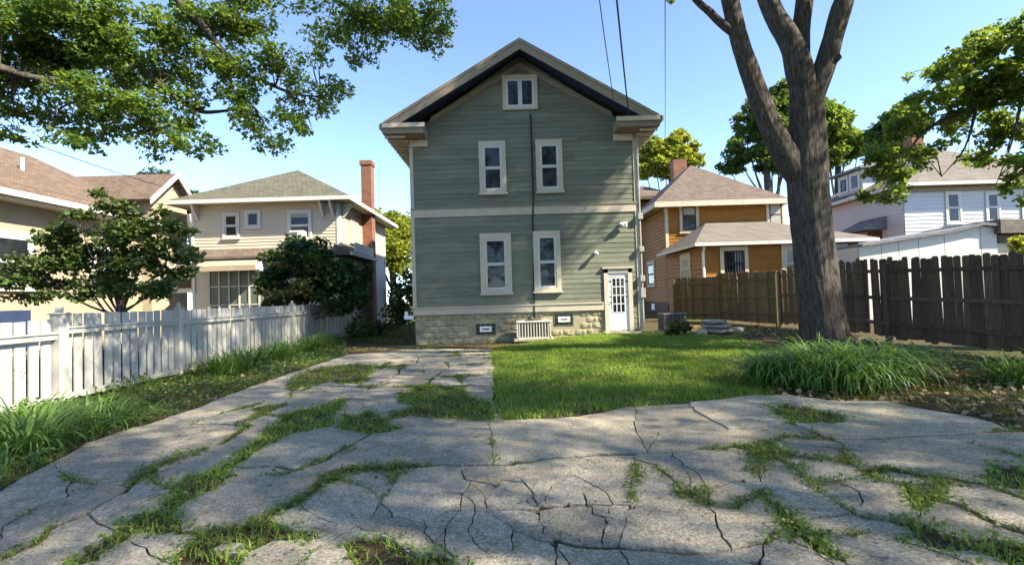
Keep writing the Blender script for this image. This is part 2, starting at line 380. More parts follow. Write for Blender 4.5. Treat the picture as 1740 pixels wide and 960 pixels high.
# ------------------------------------------------------------------ ground
def ground():
    def ax(lo, hi, fine):
        a = list(np.arange(lo, hi, fine)); e = []; s = hi; st = fine
        while s < 260: e.append(s); st *= 1.35; s += st
        b = []; s = lo-fine; st = fine
        while s > -260: b.append(s); st *= 1.35; s -= st
        return np.array(b[::-1]+a+e)
    xs = ax(-9, 11, .25); ys = ax(-2, 24, .25)
    X, Y = np.meshgrid(xs, ys, indexing='ij')
    Z = H(X, Y)-.021+.005*vnoise(X, Y, 1.9)+.02*vnoise(X, Y, .5, 3)*(np.abs(X) > 7)
    V = np.stack([X, Y, Z], -1).reshape(-1, 3); m = len(ys)
    i, j = np.meshgrid(np.arange(len(xs)-1), np.arange(m-1), indexing='ij')
    F = np.stack([i*m+j, (i+1)*m+j, (i+1)*m+j+1, i*m+j+1], -1).reshape(-1, 4)
    o = fobj('ground', V, F, M['soil'], None, True); tag(o, kind='structure')
ground()

# ---- concrete driveway: broken slabs between joints and cracks (lines traced in image pixels, per close-up)
def T(ox, oy, s, pts): return [(ox+x/s, oy+y/s) for x, y in pts]
def T4(*p): return T(400, 560, 3.428, p)
def T5(*p): return T(0, 680, 2.9, p)
def T6(*p): return T(500, 680, 2.9, p)
def T7(*p): return T(1000, 640, 2.351, p)
EDGE = [(-700, 1400), (-330, 985), (0, 836), (150, 752), (330, 694), (430, 655), (530, 622), (590, 603), (700, 594), (835, 592), (838, 640), (843, 700), (846, 713)] + \
       T7((-130, 165), (0, 150), (150, 120), (400, 105), (640, 78), (780, 74), (1000, 100), (1180, 98), (1330, 130), (1560, 170), (1660, 205), (1740, 225), (2000, 330), (2900, 900), (3300, 2300))
CR = [
 T6((370, 335), (420, 335), (600, 327), (720, 318), (890, 322), (980, 320), (1040, 320), (1100, 308), (1190, 295), (1260, 285), (1400, 278), (1450, 268), (1740, 262))+T7((350, 295), (500, 290), (640, 285)),
 T6((960, 90), (970, 150), (975, 230), (980, 320), (1040, 340), (1130, 400), (1180, 460), (1205, 520), (1205, 600), (1240, 670), (1300, 690)),
 T6((890, 322), (825, 345), (840, 390), (870, 400), (850, 440), (825, 490), (820, 530), (800, 570), (745, 640)),
 T6((1130, 400), (1020, 392), (960, 480), (940, 500), (900, 515), (850, 525), (820, 530)),
 T6((820, 530), (790, 520), (740, 560), (690, 590), (640, 600), (570, 590), (520, 575), (440, 575), (390, 572), (300, 612)),
 T6((500, 329), (500, 400), (440, 480), (390, 572)),
 T6((640, 600), (640, 650), (690, 710), (745, 640)),
 T6((870, 400), (930, 460), (940, 500), (950, 550), (1030, 600), (1080, 640), (1070, 690), (1075, 740), (1000, 775), (860, 790), (800, 790), (745, 740), (745, 640)),
 T6((1030, 600), (1120, 600), (1160, 620), (1205, 600)), T6((1080, 640), (1140, 650), (1160, 665), (1240, 670)),
 T6((1300, 690), (1380, 712), (1460, 720), (1600, 722)), T7((125, 680), (210, 685), (290, 695), (450, 705), (570, 690), (700, 665), (730, 640)),
 T6((1205, 520), (1300, 520), (1500, 517), (1650, 522)),
 T6((1680, 262), (1690, 390), (1660, 440), (1675, 490), (1650, 530), (1620, 550), (1640, 600), (1610, 680), (1600, 722), (1640, 780), (1700, 860), (1760, 1000)),
 T6((-170, 620), (0, 500), (60, 470), (130, 410), (210, 360), (370, 335)), T6((-260, 330), (-90, 320), (0, 350), (150, 300), (230, 250), (330, 195), (380, 165), (400, 120)),
 T6((0, 500), (40, 530), (100, 570), (180, 600), (300, 612), (330, 640), (420, 652), (500, 690), (640, 675), (690, 710)), T6((500, 745), (640, 735), (690, 710)),
 T6((1075, 740), (1140, 700), (1180, 720), (1300, 690)), T6((860, 790), (850, 900), (830, 1100)), T6((1300, 690), (1290, 800), (1300, 1000), (1330, 1300)),
 T7((190, 130), (190, 220), (235, 300)), T7((330, 297), (330, 330), (430, 380), (470, 440), (480, 510), (530, 620), (575, 690)),
 T7((185, 330), (270, 350), (330, 400), (370, 460), (440, 495), (480, 510)), T7((475, 440), (550, 420), (690, 420)), T7((480, 510), (575, 525), (650, 570), (740, 610), (730, 640)),
 T7((575, 525), (690, 465)), T7((640, 285), (670, 330), (680, 390), (690, 420)), T7((640, 285), (780, 340), (830, 370), (900, 430), (960, 480), (1020, 530), (1100, 560), (1200, 575), (1255, 590)),
 T7((640, 285), (760, 300), (830, 325), (990, 330), (1050, 350), (1110, 390), (1150, 410), (1240, 430), (1290, 460), (1330, 520), (1300, 570)),
 T7((900, 430), (1000, 420), (1110, 415), (1160, 412)), T7((640, 285), (800, 240), (960, 250), (1010, 265), (1030, 310), (1050, 350)),
 T7((960, 250), (1050, 255), (1180, 252), (1300, 242), (1440, 235), (1600, 225), (1760, 214)), T7((1300, 242), (1430, 260), (1550, 275), (1610, 290), (1760, 335), (2100, 440)),
 T7((1110, 390), (1180, 365), (1300, 390), (1420, 410), (1560, 430), (1640, 450), (1760, 495), (2100, 620)), T7((1290, 460), (1440, 500), (1540, 540), (1640, 590), (1760, 625), (2100, 740)),
 T7((1290, 460), (1380, 480), (1400, 440), (1420, 410)), T7((730, 640), (800, 630), (880, 640), (940, 690), (1020, 735), (1100, 850), (1200, 1100)), T7((690, 465), (750, 520), (820, 580), (880, 640)),
 T7((880, 640), (940, 620), (1050, 640), (1150, 620), (1270, 665), (1350, 690), (1500, 740), (1800, 850)), T7((480, 165), (430, 140), (400, 105)), T7((235, 300), (280, 220), (480, 165), (560, 210), (700, 200), (800, 180), (960, 250)),
 T7((700, 665), (690, 760), (680, 900), (660, 1300)),
 T5((-100, 830), (0, 785), (80, 745), (170, 710), (270, 620), (440, 560), (530, 500), (640, 430), (740, 340), (860, 290), (960, 255), (1100, 215), (1180, 160), (1210, 130)),
 T5((250, 310), (350, 400), (450, 415), (560, 412), (640, 430)), T5((350, 400), (330, 480), (200, 520), (60, 600), (0, 650), (-160, 740)), T5((640, 130), (800, 120), (960, 120), (1100, 120), (1210, 130)),
 T5((740, 340), (760, 415), (850, 440)), T5((440, 560), (560, 640)), T5((1130, 380), (1280, 375), (1400, 368), (1470, 345), (1600, 290), (1740, 245)),
 T5((1740, 330), (1650, 370), (1560, 440), (1480, 500), (1400, 540), (1300, 590), (1190, 620), (1050, 650), (880, 655)), T5((480, 790), (640, 700), (850, 812), (800, 1000)),
 T5((-200, 900), (100, 850), (340, 820), (480, 790)),
 T4((340, 330), (640, 330), (720, 335), (830, 330), (950, 300), (1100, 250)), T4((720, 335), (740, 320), (860, 220), (900, 190), (1080, 170), (1480, 150)), T4((640, 330), (610, 410), (560, 430)),
 T4((660, 400), (800, 410), (930, 400), (950, 370)), T4((640, 500), (640, 440), (780, 420), (930, 400)), T4((300, 280), (340, 330), (320, 400), (280, 440), (0, 560)), T4((100, 470), (280, 440)),
 T4((1100, 250), (1290, 260), (1490, 250)), T4((1100, 250), (1090, 210), (1160, 150), (1250, 110)), T4((1290, 260), (1330, 330)), T4((500, 210), (540, 270), (640, 330)), T4((870, 530), (960, 480), (1050, 450)),
]
PATCH = {  # openings where the concrete is gone: grass and soil
 'a': T5((340, 830), (430, 740), (560, 640), (700, 560), (800, 520), (830, 440), (900, 380), (1020, 360), (1060, 340), (1130, 350), (1130, 380), (1100, 410), (970, 480), (870, 530), (880, 640), (800, 660), (640, 660), (560, 720), (480, 790)),
 'b': T5((850, 812), (930, 690), (1050, 650), (1190, 620), (1330, 600), (1420, 630), (1560, 650), (1520, 700), (1430, 690), (1290, 720), (1230, 745), (1200, 700), (1100, 690), (1040, 740), (1100, 770), (1210, 750), (1160, 830), (1000, 870), (900, 880)),
 'c': T4((210, 560), (290, 500), (400, 460), (560, 430), (640, 400), (620, 460), (570, 510), (560, 560), (430, 590), (300, 620), (150, 690), (0, 790), (-90, 830), (-60, 780), (0, 740), (100, 660)),
 'd': T4((640, 500), (720, 495), (790, 470), (850, 520), (880, 560), (960, 570), (930, 590), (780, 610), (700, 590), (600, 570)),
 'e': T4((950, 370), (1100, 330), (1330, 330), (1350, 390), (1480, 420), (1500, 500), (1480, 530), (1200, 520), (1020, 500), (870, 530), (920, 480), (1050, 450), (950, 420)),
 'f': T6((250, 700), (300, 680), (420, 670), (480, 690), (520, 730), (620, 770), (690, 760), (740, 770), (800, 830), (760, 1000), (500, 1000), (240, 900)),
 'g': T7((1255, 570), (1320, 565), (1370, 600), (1480, 640), (1600, 640), (1760, 690), (1760, 800), (1600, 720), (1480, 700), (1360, 680), (1290, 640)),
 'h': T7((740, 500), (800, 530), (850, 590), (960, 630), (940, 660), (1030, 740), (960, 720), (860, 640), (720, 655), (800, 620)),
 'i': T7((1230, 425), (1330, 440), (1390, 450), (1350, 520), (1310, 540), (1280, 480)),
 'j': T7((1610, 350), (1740, 360), (1800, 420), (1700, 455), (1590, 440)),
 'k': T4((330, 285), (420, 235), (560, 215), (700, 200), (830, 215), (730, 315), (620, 318), (560, 285), (480, 320), (350, 325)),
 'l': T7((650, 290), (720, 265), (810, 300), (780, 325), (690, 320)),
 'm': T7((700, 120), (780, 110), (900, 130), (1040, 160), (1030, 185), (880, 190), (810, 190), (760, 160)),
 'n': T5((0, 0), (1, 0), (0, 1)),
}
PATCH.pop('n')
def gxy(q): v = G(*q); return (v.x, v.y)
def rough_line(pts, closed=False, step=.06, amp=.009):
    out = []; n = len(pts)
    for i in range(n if closed else n-1):
        a = np.array(pts[i]); b = np.array(pts[(i+1) % n]); L = np.linalg.norm(b-a); k = max(1, int(L/step)); nn = np.array([-(b-a)[1], (b-a)[0]])/(L or 1)
        w = 0.0
        for j in range(k):
            t = j/k; p = a+(b-a)*t
            if j: w = .6*w+RS.normal()*amp; p = p+nn*w*min(1, 3*min(t, 1-t)+.15)
            out.append(tuple(p))
    if not closed: out.append(tuple(pts[-1]))
    return out
EDGE_G = rough_line([gxy(q) for q in EDGE], True, .12, .02)
PATCH_G = {k: rough_line([gxy(q) for q in v], True, .06, .02) for k, v in PATCH.items()}
WEEDLINES = []; RIB = []
driveway = bpy.data.objects.new('driveway', None); COL.objects.link(driveway); WL[driveway] = Vector(); tag(driveway, kind='structure')
def slabs():
    vs = []; es = []
    def put(pts, closed):
        n = len(vs); vs.extend([Vector(p) for p in pts]); m = len(pts)
        es.extend([(n+i, n+i+1) for i in range(m-1)]+([(n+m-1, n)] if closed else []))
    put(EDGE_G, True)
    for p in PATCH_G.values(): put(p, True)
    lines = [[Vector(gxy(q)) for q in c] for c in CR]
    segs = [(L[i], L[i+1], k) for k, L in enumerate(lines) for i in range(len(L)-1)]
    for p in [EDGE_G]+list(PATCH_G.values()): segs += [(Vector(p[i-1]), Vector(p[i]), -1) for i in range(len(p))]
    def near(p, k):
        best = (9, None)
        for a, b, kk in segs:
            if kk == k or abs(a.x-p.x)+abs(a.y-p.y) > 2.5: continue
            d = b-a; t = max(0, min(1, (p-a).dot(d)/(d.length_squared or 1))); q = a+d*t; e = (q-p).length
            if e < best[0]: best = (e, q)
        return best
    rr = random.Random(5); NCR = len(lines)
    for y in (8.6, 9.7, 10.6, 11.4, 12.3, 13.2, 14.1):   # cross joints of the strip that runs up to the house
        x0 = -3.2+(y-8.6)*.12; q = [Vector((x0+i*.45, y+rr.uniform(-.12, .12))) for i in range(int((-.62-x0)/.45)+2)]; lines.append(q)
    for x in (-2.4, -1.5): lines.append([Vector((x+rr.uniform(-.15, .15), y)) for y in (8.4, 9.3, 10.2, 11.1, 12.0, 12.9, 13.8, 14.6)])
    for x, y0, y1 in ((-4.2, 6.2, 9.4), (-3.4, 8.2, 12.6)): lines.append([Vector((x+(y0+i*.6-y0)*.22+rr.uniform(-.1, .1), y0+i*.6)) for i in range(int((y1-y0)/.6)+1)])
    NSTRIP = len(lines)
    for k in range(44):                                  # finer secondary cracks branching off the main ones
        L = lines[rr.randrange(len(CR))]; i = rr.randrange(len(L)-1); p = L[i].lerp(L[i+1], rr.random())
        if not (1.5 < p.y < 9): continue
        h = rr.uniform(0, 6.283); q = [p]
        for j in range(rr.randint(3, 9)): h += rr.uniform(-.45, .45); q.append(q[-1]+Vector((math.cos(h), math.sin(h)))*rr.uniform(.1, .25))
        lines.append(q)
    new = []
    for k, L in enumerate(lines):                       # cracks run on until they meet another one
        M2 = list(L)
        for end in (0, -1):
            p = L[end]; o = L[1] if end == 0 else L[-2]; e, q = near(p, k)
            if e < .02: t = p+(p-o).normalized()*.04
            elif e < .45: t = q+(q-p).normalized()*.04
            else: t = None
            if t is not None: M2 = [t]+M2 if end == 0 else M2+[t]
        if k >= NSTRIP and len(M2) < len(L)+2: continue
        new.append(M2)
    firsts = [T6((370, 335))[0], T6((1300, 690))[0], T7((125, 680))[0], T7((960, 250))[0], T7((1110, 390))[0], T5((-100, 830))[0], T5((640, 130))[0], T5((1740, 330))[0], T4((340, 330))[0], T7((1290, 460))[0], T7((300, 0))[0], T6((-260, 330))[0], T6((1205, 520))[0]]
    for k, M2 in enumerate(new):
        g = rough_line([tuple(v) for v in M2]); WEEDLINES.append(g)
        if (NCR <= k < NSTRIP) or k < NCR and CR[k][1] != T6((1290, 800))[0] and any(abs(CR[k][0][0]-f[0]) < .1 and abs(CR[k][0][1]-f[1]) < .1 for f in firsts):
            a = np.array(g); d = np.gradient(a, axis=0); d /= np.linalg.norm(d, axis=1)[:, None]+1e-9; nn = np.stack([-d[:, 1], d[:, 0]], 1)   # eroded open joint
            w = np.convolve(RS.uniform(.006, .032, len(a)+4), np.ones(5)/5, 'valid')[:, None]; rib = [tuple(v) for v in np.concatenate([a+nn*w, (a-nn*w)[::-1]])]
            put(rib, True); RIB.append(rib)
        else: put(g, False)
    ov, oe, of, _, oeo, _ = delaunay_2d_cdt(vs, es, [], 0, 1e-4, True)
    cons = {tuple(sorted(e)) for e, o in zip(oe, oeo) if o}
    par = list(range(len(of)))
    def find(i):
        while par[i] != i: par[i] = par[par[i]]; i = par[i]
        return i
    em = {}
    for fi, f in enumerate(of):
        for i in range(3):
            k = tuple(sorted((f[i], f[(i+1) % 3])))
            if k in cons: continue
            if k in em: par[find(fi)] = find(em[k])
            else: em[k] = fi
    HOLES = [(p, min(q[0] for q in p), max(q[0] for q in p), min(q[1] for q in p), max(q[1] for q in p)) for p in list(PATCH_G.values())+RIB]
    reg = {}
    for fi in range(len(of)): reg.setdefault(find(fi), []).append(fi)
    for r, fl in reg.items():
        def ta(f): a, b, c = (ov[i] for i in f); return abs((b-a).cross(c-a))/2
        A = sum(ta(of[i]) for i in fl)
        if A < .004: continue
        big = of[max(fl, key=lambda i: ta(of[i]))]; cen = sum((ov[i] for i in big), Vector((0, 0)))/3
        if not inpoly(cen.x, cen.y, EDGE_G) or any(x0 < cen.x < x1 and y0 < cen.y < y1 and inpoly(cen.x, cen.y, p) for p, x0, x1, y0, y1 in HOLES): continue
        use = sorted({i for f in fl for i in of[f]}); ix = {v: i for i, v in enumerate(use)}
        c = sum((ov[i] for i in use), Vector((0, 0)))/len(use); base = float(H(c.x, c.y))
        bm = bmesh.new(); bv = [bm.verts.new((ov[i].x-c.x, ov[i].y-c.y, float(H(ov[i].x, ov[i].y))-base)) for i in use]
        for f in fl:
            t = [of[f][0], of[f][1], of[f][2]]
            try: bm.faces.new([bv[ix[i]] for i in t])
            except ValueError: pass
        bm.verts.index_update(); bmesh.ops.recalc_face_normals(bm, faces=bm.faces)
        if sum(f.normal.z for f in bm.faces) < 0: bmesh.ops.reverse_faces(bm, faces=bm.faces)
        bm.edges.ensure_lookup_table()
        inner = [e for e in bm.edges if len(e.link_faces) == 2 and tuple(sorted((use[e.verts[0].index], use[e.verts[1].index]))) in cons]
        if inner: bmesh.ops.split_edges(bm, edges=inner)
        th = .0035+.0035*random.random()
        ring = bmesh.ops.inset_region(bm, faces=bm.faces[:], use_boundary=True, use_even_offset=False, thickness=th, depth=0)['faces']
        bmesh.ops.delete(bm, geom=ring, context='FACES')
        for v in bm.verts: v.co += Vector((random.uniform(-.003, .003), random.uniform(-.003, .003), random.uniform(-.002, .002)))
        ex = bmesh.ops.extrude_edge_only(bm, edges=[e for e in bm.edges if e.is_boundary])['geom']
        for v in ex:
            if isinstance(v, bmesh.types.BMVert): v.co.z -= .035
        me = bpy.data.meshes.new('slab'); bm.to_mesh(me); bm.free(); me.materials.append(M['conc'])
        o = link('slab', me, driveway, (c.x, c.y, base+random.uniform(-.006, .012)))
        k = min(1, .5/math.sqrt(A)); o.rotation_euler = (random.uniform(-.009, .009)*k, random.uniform(-.009, .009)*k, 0)
slabs()

# ------------------------------------------------------------------ building helpers
def boxobj(name, fr, u0, u1, d0, d1, z0, z1, mat, parent, bevel=0): return MB().box(fr, u0, u1, d0, d1, z0, z1).build(name, mat, parent, bevel)
def window(par, fr, u0, u1, z0, z1, trim, tw=.11, kind='double', inner='white', proud=.035, glassm='glass', sill=True, blind=0, rails=0, d=0.042):
    """trim boards, sash frames and panes; u0..z1 is the outside of the trim; d = face of the siding"""
    f = MB().box(fr, u0, u0+tw, d-.03, d+proud, z0, z1).box(fr, u1-tw, u1, d-.03, d+proud, z0, z1).box(fr, u0+tw, u1-tw, d-.03, d+proud, z1-tw*1.15, z1).box(fr, u0+tw, u1-tw, d-.03, d+proud, z0, z0+tw*.8)
    W = f.build('window', M[trim], par)
    if sill: boxobj('sill', fr, u0-.04, u1+.04, d-.02, d+proud+.04, z0-.05, z0+.015, M[trim], W)
    a, b, c, e = u0+tw, u1-tw, z0+tw*.8, z1-tw*1.15
    sw = min(.07, (b-a)*.13)
    def sash(a, b, c, e, dd):
        s = MB().box(fr, a, a+sw, d-.03, dd, c, e).box(fr, b-sw, b, d-.03, dd, c, e).box(fr, a+sw, b-sw, d-.03, dd, e-sw, e).box(fr, a+sw, b-sw, d-.03, dd, c, c+sw)
        S = s.build('sash', M[inner], W)
        boxobj('pane', fr, a+sw, b-sw, d-.025, dd-.012, c+sw, e-sw, M[glassm], W)
    if kind == 'double':
        m = c+(e-c)*.5; sash(a, b, m-.02, e, d+proud-.008); sash(a, b, c, m+.02, d+proud-.022)
    elif kind == 'slider':
        m = (a+b)/2; sash(a, m, c, e, d+proud-.01); sash(m, b, c, e, d+proud-.014)
    else: sash(a, b, c, e, d+proud-.012)
    if blind: boxobj('blind', fr, a+sw, b-sw, d+.0, d+proud-.011, e-(e-c)*blind, e-sw, M['curtain'], W)
    if rails:
        q = MB()
        for i in range(rails): u = a+(b-a)*(i+1)/(rails+1); q.box(fr, u-.012, u+.012, d+proud-.02, d+proud+.02, c, e)
        q.build('security_bar', M['black'], W)
    return W
def lapwall(name, par, fr, u0, u1, z0, z1, ex, mat, depth=.03, core=None):
    """one wall of lap siding: every course leans out at its lower edge"""
    V = []; F = []; z = z0
    while z < z1-.01:
        t = min(z+ex, z1); n = len(V)
        V += [fr.p(u0, depth, z), fr.p(u1, depth, z), fr.p(u0, .006, t), fr.p(u1, .006, t), fr.p(u0, 0, z), fr.p(u1, 0, z)]
        F += [(n, n+1, n+3, n+2), (n+4, n+5, n+1, n)]; z = t
    return MB().add(V, F).build(name, mat, par)
def roofslab(name, par, polys, th, mat):
    m = MB()
    for p in polys:
        p = [Vector(q) for q in p]; n = (p[1]-p[0]).cross(p[2]-p[0]).normalized()
        if n.z < 0: n = -n
        m.prism(p, -n*th)
    return m.build(name, mat, par)
def hip(par, x0, x1, y0, y1, z, rz, rx, ry0, ry1, mat, th=.14, name='roof'):
    a, b, c, d = (x0, y0, z), (x1, y0, z), (x1, y1, z), (x0, y1, z); e, f = (rx, ry0, rz), (rx, ry1, rz)
    top = MB().add([a, b, c, d, e, f]+[(p[0], p[1], p[2]-th) for p in (a, b, c, d)], [(0, 1, 4), (1, 2, 5, 4), (2, 3, 5), (3, 0, 4, 5), (6, 9, 8, 7), (0, 6, 7, 1), (1, 7, 8, 2), (2, 8, 9, 3), (3, 9, 6, 0)])
    return top.build(name, mat, par)
def fascia(par, x0, x1, y0, y1, z0, z1, mat, t=.03, name='fascia'):
    """boards round the four eaves of a roof"""
    m = MB().box(WORLD, x0-t, x1+t, y0-t, y0, z0, z1).box(WORLD, x0-t, x1+t, y1, y1+t, z0, z1).box(WORLD, x0-t, x0, y0, y1, z0, z1).box(WORLD, x1, x1+t, y0, y1, z0, z1)
    return m.build(name, mat, par)
def downspout(par, pts, mat, r=.045): return MB().tube(pts, [r]*len(pts), 6).build('downspout', mat, par)

# ------------------------------------------------------------------ green house
def green_house():
    Y = 16.9; XL, XR = -3.33, 4.36; D = 12.0; fr = rear(Y)
    h = thing('house', (0.5, Y+6, .2), 'tall green gabled clapboard house at the end of the yard', 'house')
    RC = .49; APW = 9.78; EZ = 7.15                      # gable of the wall
    def topz(x): return APW-(abs(x-RC))*(APW-EZ)/(XR-RC)
    wall = MB().prism([fr.p(XL, 0, .97), fr.p(XR, 0, .97), fr.p(XR, 0, topz(XR)), fr.p(RC, 0, APW), fr.p(XL, 0, topz(XL))], (0, D, 0)).build('wall', M['green'], h)
    # siding boards, one piece each
    def course(z0, z1, x0, x1, x0t=None, x1t=None):
        x0t = x0 if x0t is None else x0t; x1t = x1 if x1t is None else x1t
        cuts = [0, 1]; 
        if x1-x0 > 3: cuts = [0, random.uniform(.25, .75), 1]
        for i in range(len(cuts)-1):
            a, b = cuts[i], cuts[i+1]; w1 = random.uniform(.014, .023); w2 = random.uniform(.014, .023); dz = random.uniform(-.004, .004)
            A, B = x0+(x1-x0)*a, x0+(x1-x0)*b-(.004 if b < 1 else 0); At, Bt = x0t+(x1t-x0t)*a, x0t+(x1t-x0t)*b-(.004 if b < 1 else 0)
            m = MB().add([fr.p(A, 0.001, z0+dz), fr.p(B, 0.001, z0-dz), fr.p(B, w2, z0-dz), fr.p(A, w1, z0+dz), fr.p(At, 0.001, z1), fr.p(Bt, 0.001, z1), fr.p(Bt, .006, z1), fr.p(At, .006, z1)],
                         [(0, 1, 2, 3), (4, 7, 6, 5), (0, 3, 7, 4), (1, 5, 6, 2), (3, 2, 6, 7), (0, 4, 5, 1)])
            m.build('siding_board', M['green'], wall)
    ex = .165
    for lo, hi in ((1.22, 4.27), (4.58, 7.1)):
        n = round((hi-lo)/ex); e = (hi-lo)/n
        for i in range(n): course(lo+i*e, lo+(i+1)*e-.001, XL+.02, XR-.02)
    z = 7.1
    while z < 9.6:
        k = lambda zz: min(XR-RC-.02, (APW-zz)/(APW-EZ)*(XR-RC)-.03)
        a, b = k(z), k(z+ex)
        if b < .05: break
        course(z, z+ex-.001, RC-a, RC+a, RC-b, RC+b); z += ex
    # trim
    T = M['trim']
    boxobj('belt_board', fr, XL-.02, XR+.02, -.01, .045, 4.29, 4.56, T, h); boxobj('belt_cap', fr, XL-.04, XR+.04, -.01, .07, 4.562, 4.60, M['tan'], h)
    boxobj('water_table', fr, XL-.02, 3.1, -.01, .05, .98, 1.20, T, h); boxobj('water_table_cap', fr, XL-.04, 3.1, -.01, .08, 1.202, 1.24, T, h)
    boxobj('corner_board', fr, XL-.03, XL+.09, -.12, .036, 1.25, 7.0, M['trim'], h); boxobj('corner_board', fr, XR-.09, XR+.03, -.12, .036, .3, 7.0, M['trim'], h)
    # rock-faced foundation blocks
    fd = boxobj('foundation', fr, XL+.03, XR-.03, -.3, -.03, -.1, .98, M['olive'], h)
    meshes = []
    for q in range(5):
        nx, nz = 5, 4; V = []; L, B = .395, .205
        for j in range(nz+1):
            for i in range(nx+1):
                edge = i in (0, nx) or j in (0, nz); V.append((i*L/nx, -(0 if edge else random.uniform(.008, .034)), j*B/nz))
        F = [(j*(nx+1)+i, j*(nx+1)+i+1, (j+1)*(nx+1)+i+1, (j+1)*(nx+1)+i) for j in range(nz) for i in range(nx)]
        me = bpy.data.meshes.new('block'); me.from_pydata(V, [], F); me.materials.append(M['olive']); meshes.append(me)
    for r in range(5):
        z = -.06+r*.209; x = XL+.03-(.2 if r % 2 else 0)
        while x < 3.1:
            if x > XL-.01 or r % 2 == 0:
                if not any(a-.42 < x < b and c-.2 < z < d2 for a, b, c, d2 in ((-1.3, -.55, .24, .66), (1.38, 2.1, .46, .94))):
                    link('block', random.choice(meshes), fd, (x, Y+.028-random.uniform(0, .012), z))
            x += .4
    # windows
    window(h, fr, -.99, -.07, 5.04, 6.83, 'trim', .14, proud=.05); window(h, fr, .95, 1.86, 5.04, 6.83, 'trim', .14, proud=.05)
    window(h, fr, -1.04, .02, 1.64, 3.68, 'trim', .17, proud=.05); window(h, fr, .77, 1.69, 1.66, 3.71, 'trim', .15, proud=.05)
    window(h, fr, -.12, 1.08, 7.89, 9.09, 'trim', .12, 'slider', 'white', .05, sill=False)
    # glass-block basement windows with a white vent in the middle
    for a, b, c, e in ((-1.28, -.56, .24, .66), (1.40, 2.08, .48, .92)):
        W = boxobj('basement_window', fr, a, b, -.06, -.015, c, e, M['olive'], h)
        n = 4
        for i in range(n):
            for j in range(3):
                u = a+.02+(b-a-.04)*i/n; zz = c+.02+(e-c-.04)*j/3
                MB().box(fr, u+.008, u+(b-a-.04)/n-.008, -.02, .0, zz+.008, zz+(e-c-.04)/3-.008).build('glass_block', M['glassblock'], W, .01)
        mu, mz = (a+b)/2, (c+e)/2
        v = MB().box(fr, mu-.2, mu+.2, -.01, .03, mz-.09, mz+.09).build('vent', M['vinyl'], W)
        boxobj('vent_slot', fr, mu-.12, mu+.12, .02, .034, mz-.025, mz+.025, M['acgrill'], v)
    # door with twelve lights
    F0 = MB().box(fr, 3.13, 3.27, -.03, .06, .26, 2.36).box(fr, 3.95, 4.09, -.03, .06, .26, 2.36).box(fr, 3.13, 4.09, -.03, .06, 2.22, 2.36001).build('door_frame', T, h)
    boxobj('door_head_cap', fr, 3.08, 4.14, -.02, .11, 2.362, 2.42, T, F0)
    dr = boxobj('door', fr, 3.27, 3.95, -.03, .015, .28, 2.22, M['vinyl'], h)
    g = MB()
    for i in range(4): u = 3.40+i*.42/3; g.box(fr, u-.013, u+.013, .01, .032, .88, 2.04)
    for j in range(5): z = .88+j*1.16/4; g.box(fr, 3.387, 3.833, .01, .030, z-.013, z+.013)
    g.build('glazing_bar', M['vinyl'], dr)
    for i in range(3):
        for j in range(4):
            u = 3.413+i*.14; z = .893+j*.29; boxobj('pane', fr, u, u+.114, .012, .02, z, z+.264, M['glass'], dr)
    MB().tube([fr.p(3.335, .015, 1.2), fr.p(3.335, .06, 1.2), fr.p(3.335, .09, 1.2)], [.012, .028, .02], 8).build('knob', M['metal'], dr)
    boxobj('kick_panel', fr, 3.40, 3.82, .01, .024, .38, .78, M['vinyl'], dr)
    # siding below the water table right of the door
    for i in range(5): course(.3+i*.19, .3+i*.19+.188, 4.10, XR-.06)
    # roof: two thick slopes with rake boards, soffit and eave returns
    RY0, RY1 = Y-.82, Y+D+.4; EL, ER, EZr, AZ = -4.06, 4.99, 7.28, 9.95
    roof = roofslab('roof', h, [[(EL, RY0, EZr), (RC, RY0, AZ), (RC, RY1, AZ), (EL, RY1, EZr)], [(RC, RY0, AZ), (ER, RY0, EZr), (ER, RY1, EZr), (RC, RY1, AZ)]], .10, M['roof_g'])
    sl = (AZ-EZr)/(RC-EL)
    for s, e in ((-1, EL), (1, ER)):
        # rake fascia at the roof edge
        MB().prism([(e, RY0-.03, EZr-.10), (RC, RY0-.03, AZ-.10), (RC, RY0-.03, AZ-.35), (e, RY0-.03, EZr-.35)], (0, .05, 0)).build('rake_board', M['tan'], roof)
        MB().prism([(e, RY0-.05, EZr+.02), (RC, RY0-.05, AZ+.02), (RC, RY0-.05, AZ-.098), (e, RY0-.05, EZr-.098)], (0, .07, 0)).build('rake_edge', M['tan'], roof)
        # dark soffit boards under the overhang
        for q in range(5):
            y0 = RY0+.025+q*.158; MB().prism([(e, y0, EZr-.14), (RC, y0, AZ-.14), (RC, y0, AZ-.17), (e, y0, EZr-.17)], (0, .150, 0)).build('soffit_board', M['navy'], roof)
        # frieze board on the wall
        x1 = RC+s*3.1; MB().prism([(RC, Y-.07, APW-.24), (x1, Y-.07, APW-.24-3.1*sl), (x1, Y-.07, APW-.43-3.1*sl), (RC, Y-.07, APW-.45)], (0, .06, 0)).build('frieze_board', M['tan'], h)
        # eave return box, its gutter, frieze block and the soffit that runs back along the side
        xi = (-2.72 if s < 0 else 3.62); a, b = sorted((e, xi))
        R0 = MB().box(WORLD, a, b, RY0-.02, Y-.01, EZr-.34, EZr-.04).build('eave_return', M['tan'], roof)
        MB().box(WORLD, a-.05, b+.05, RY0-.10, RY0-.022, EZr-.17, EZr-.03).build('gutter', M['trim'], R0)
        MB().box(WORLD, a+(.75 if s < 0 else -.0), b-(.75 if s > 0 else 0), Y-.16, Y-.011, EZr-.58, EZr-.36).build('return_block', M['trim'], R0)
        xw = XL if s < 0 else XR; a, b = sorted((e, xw)); 
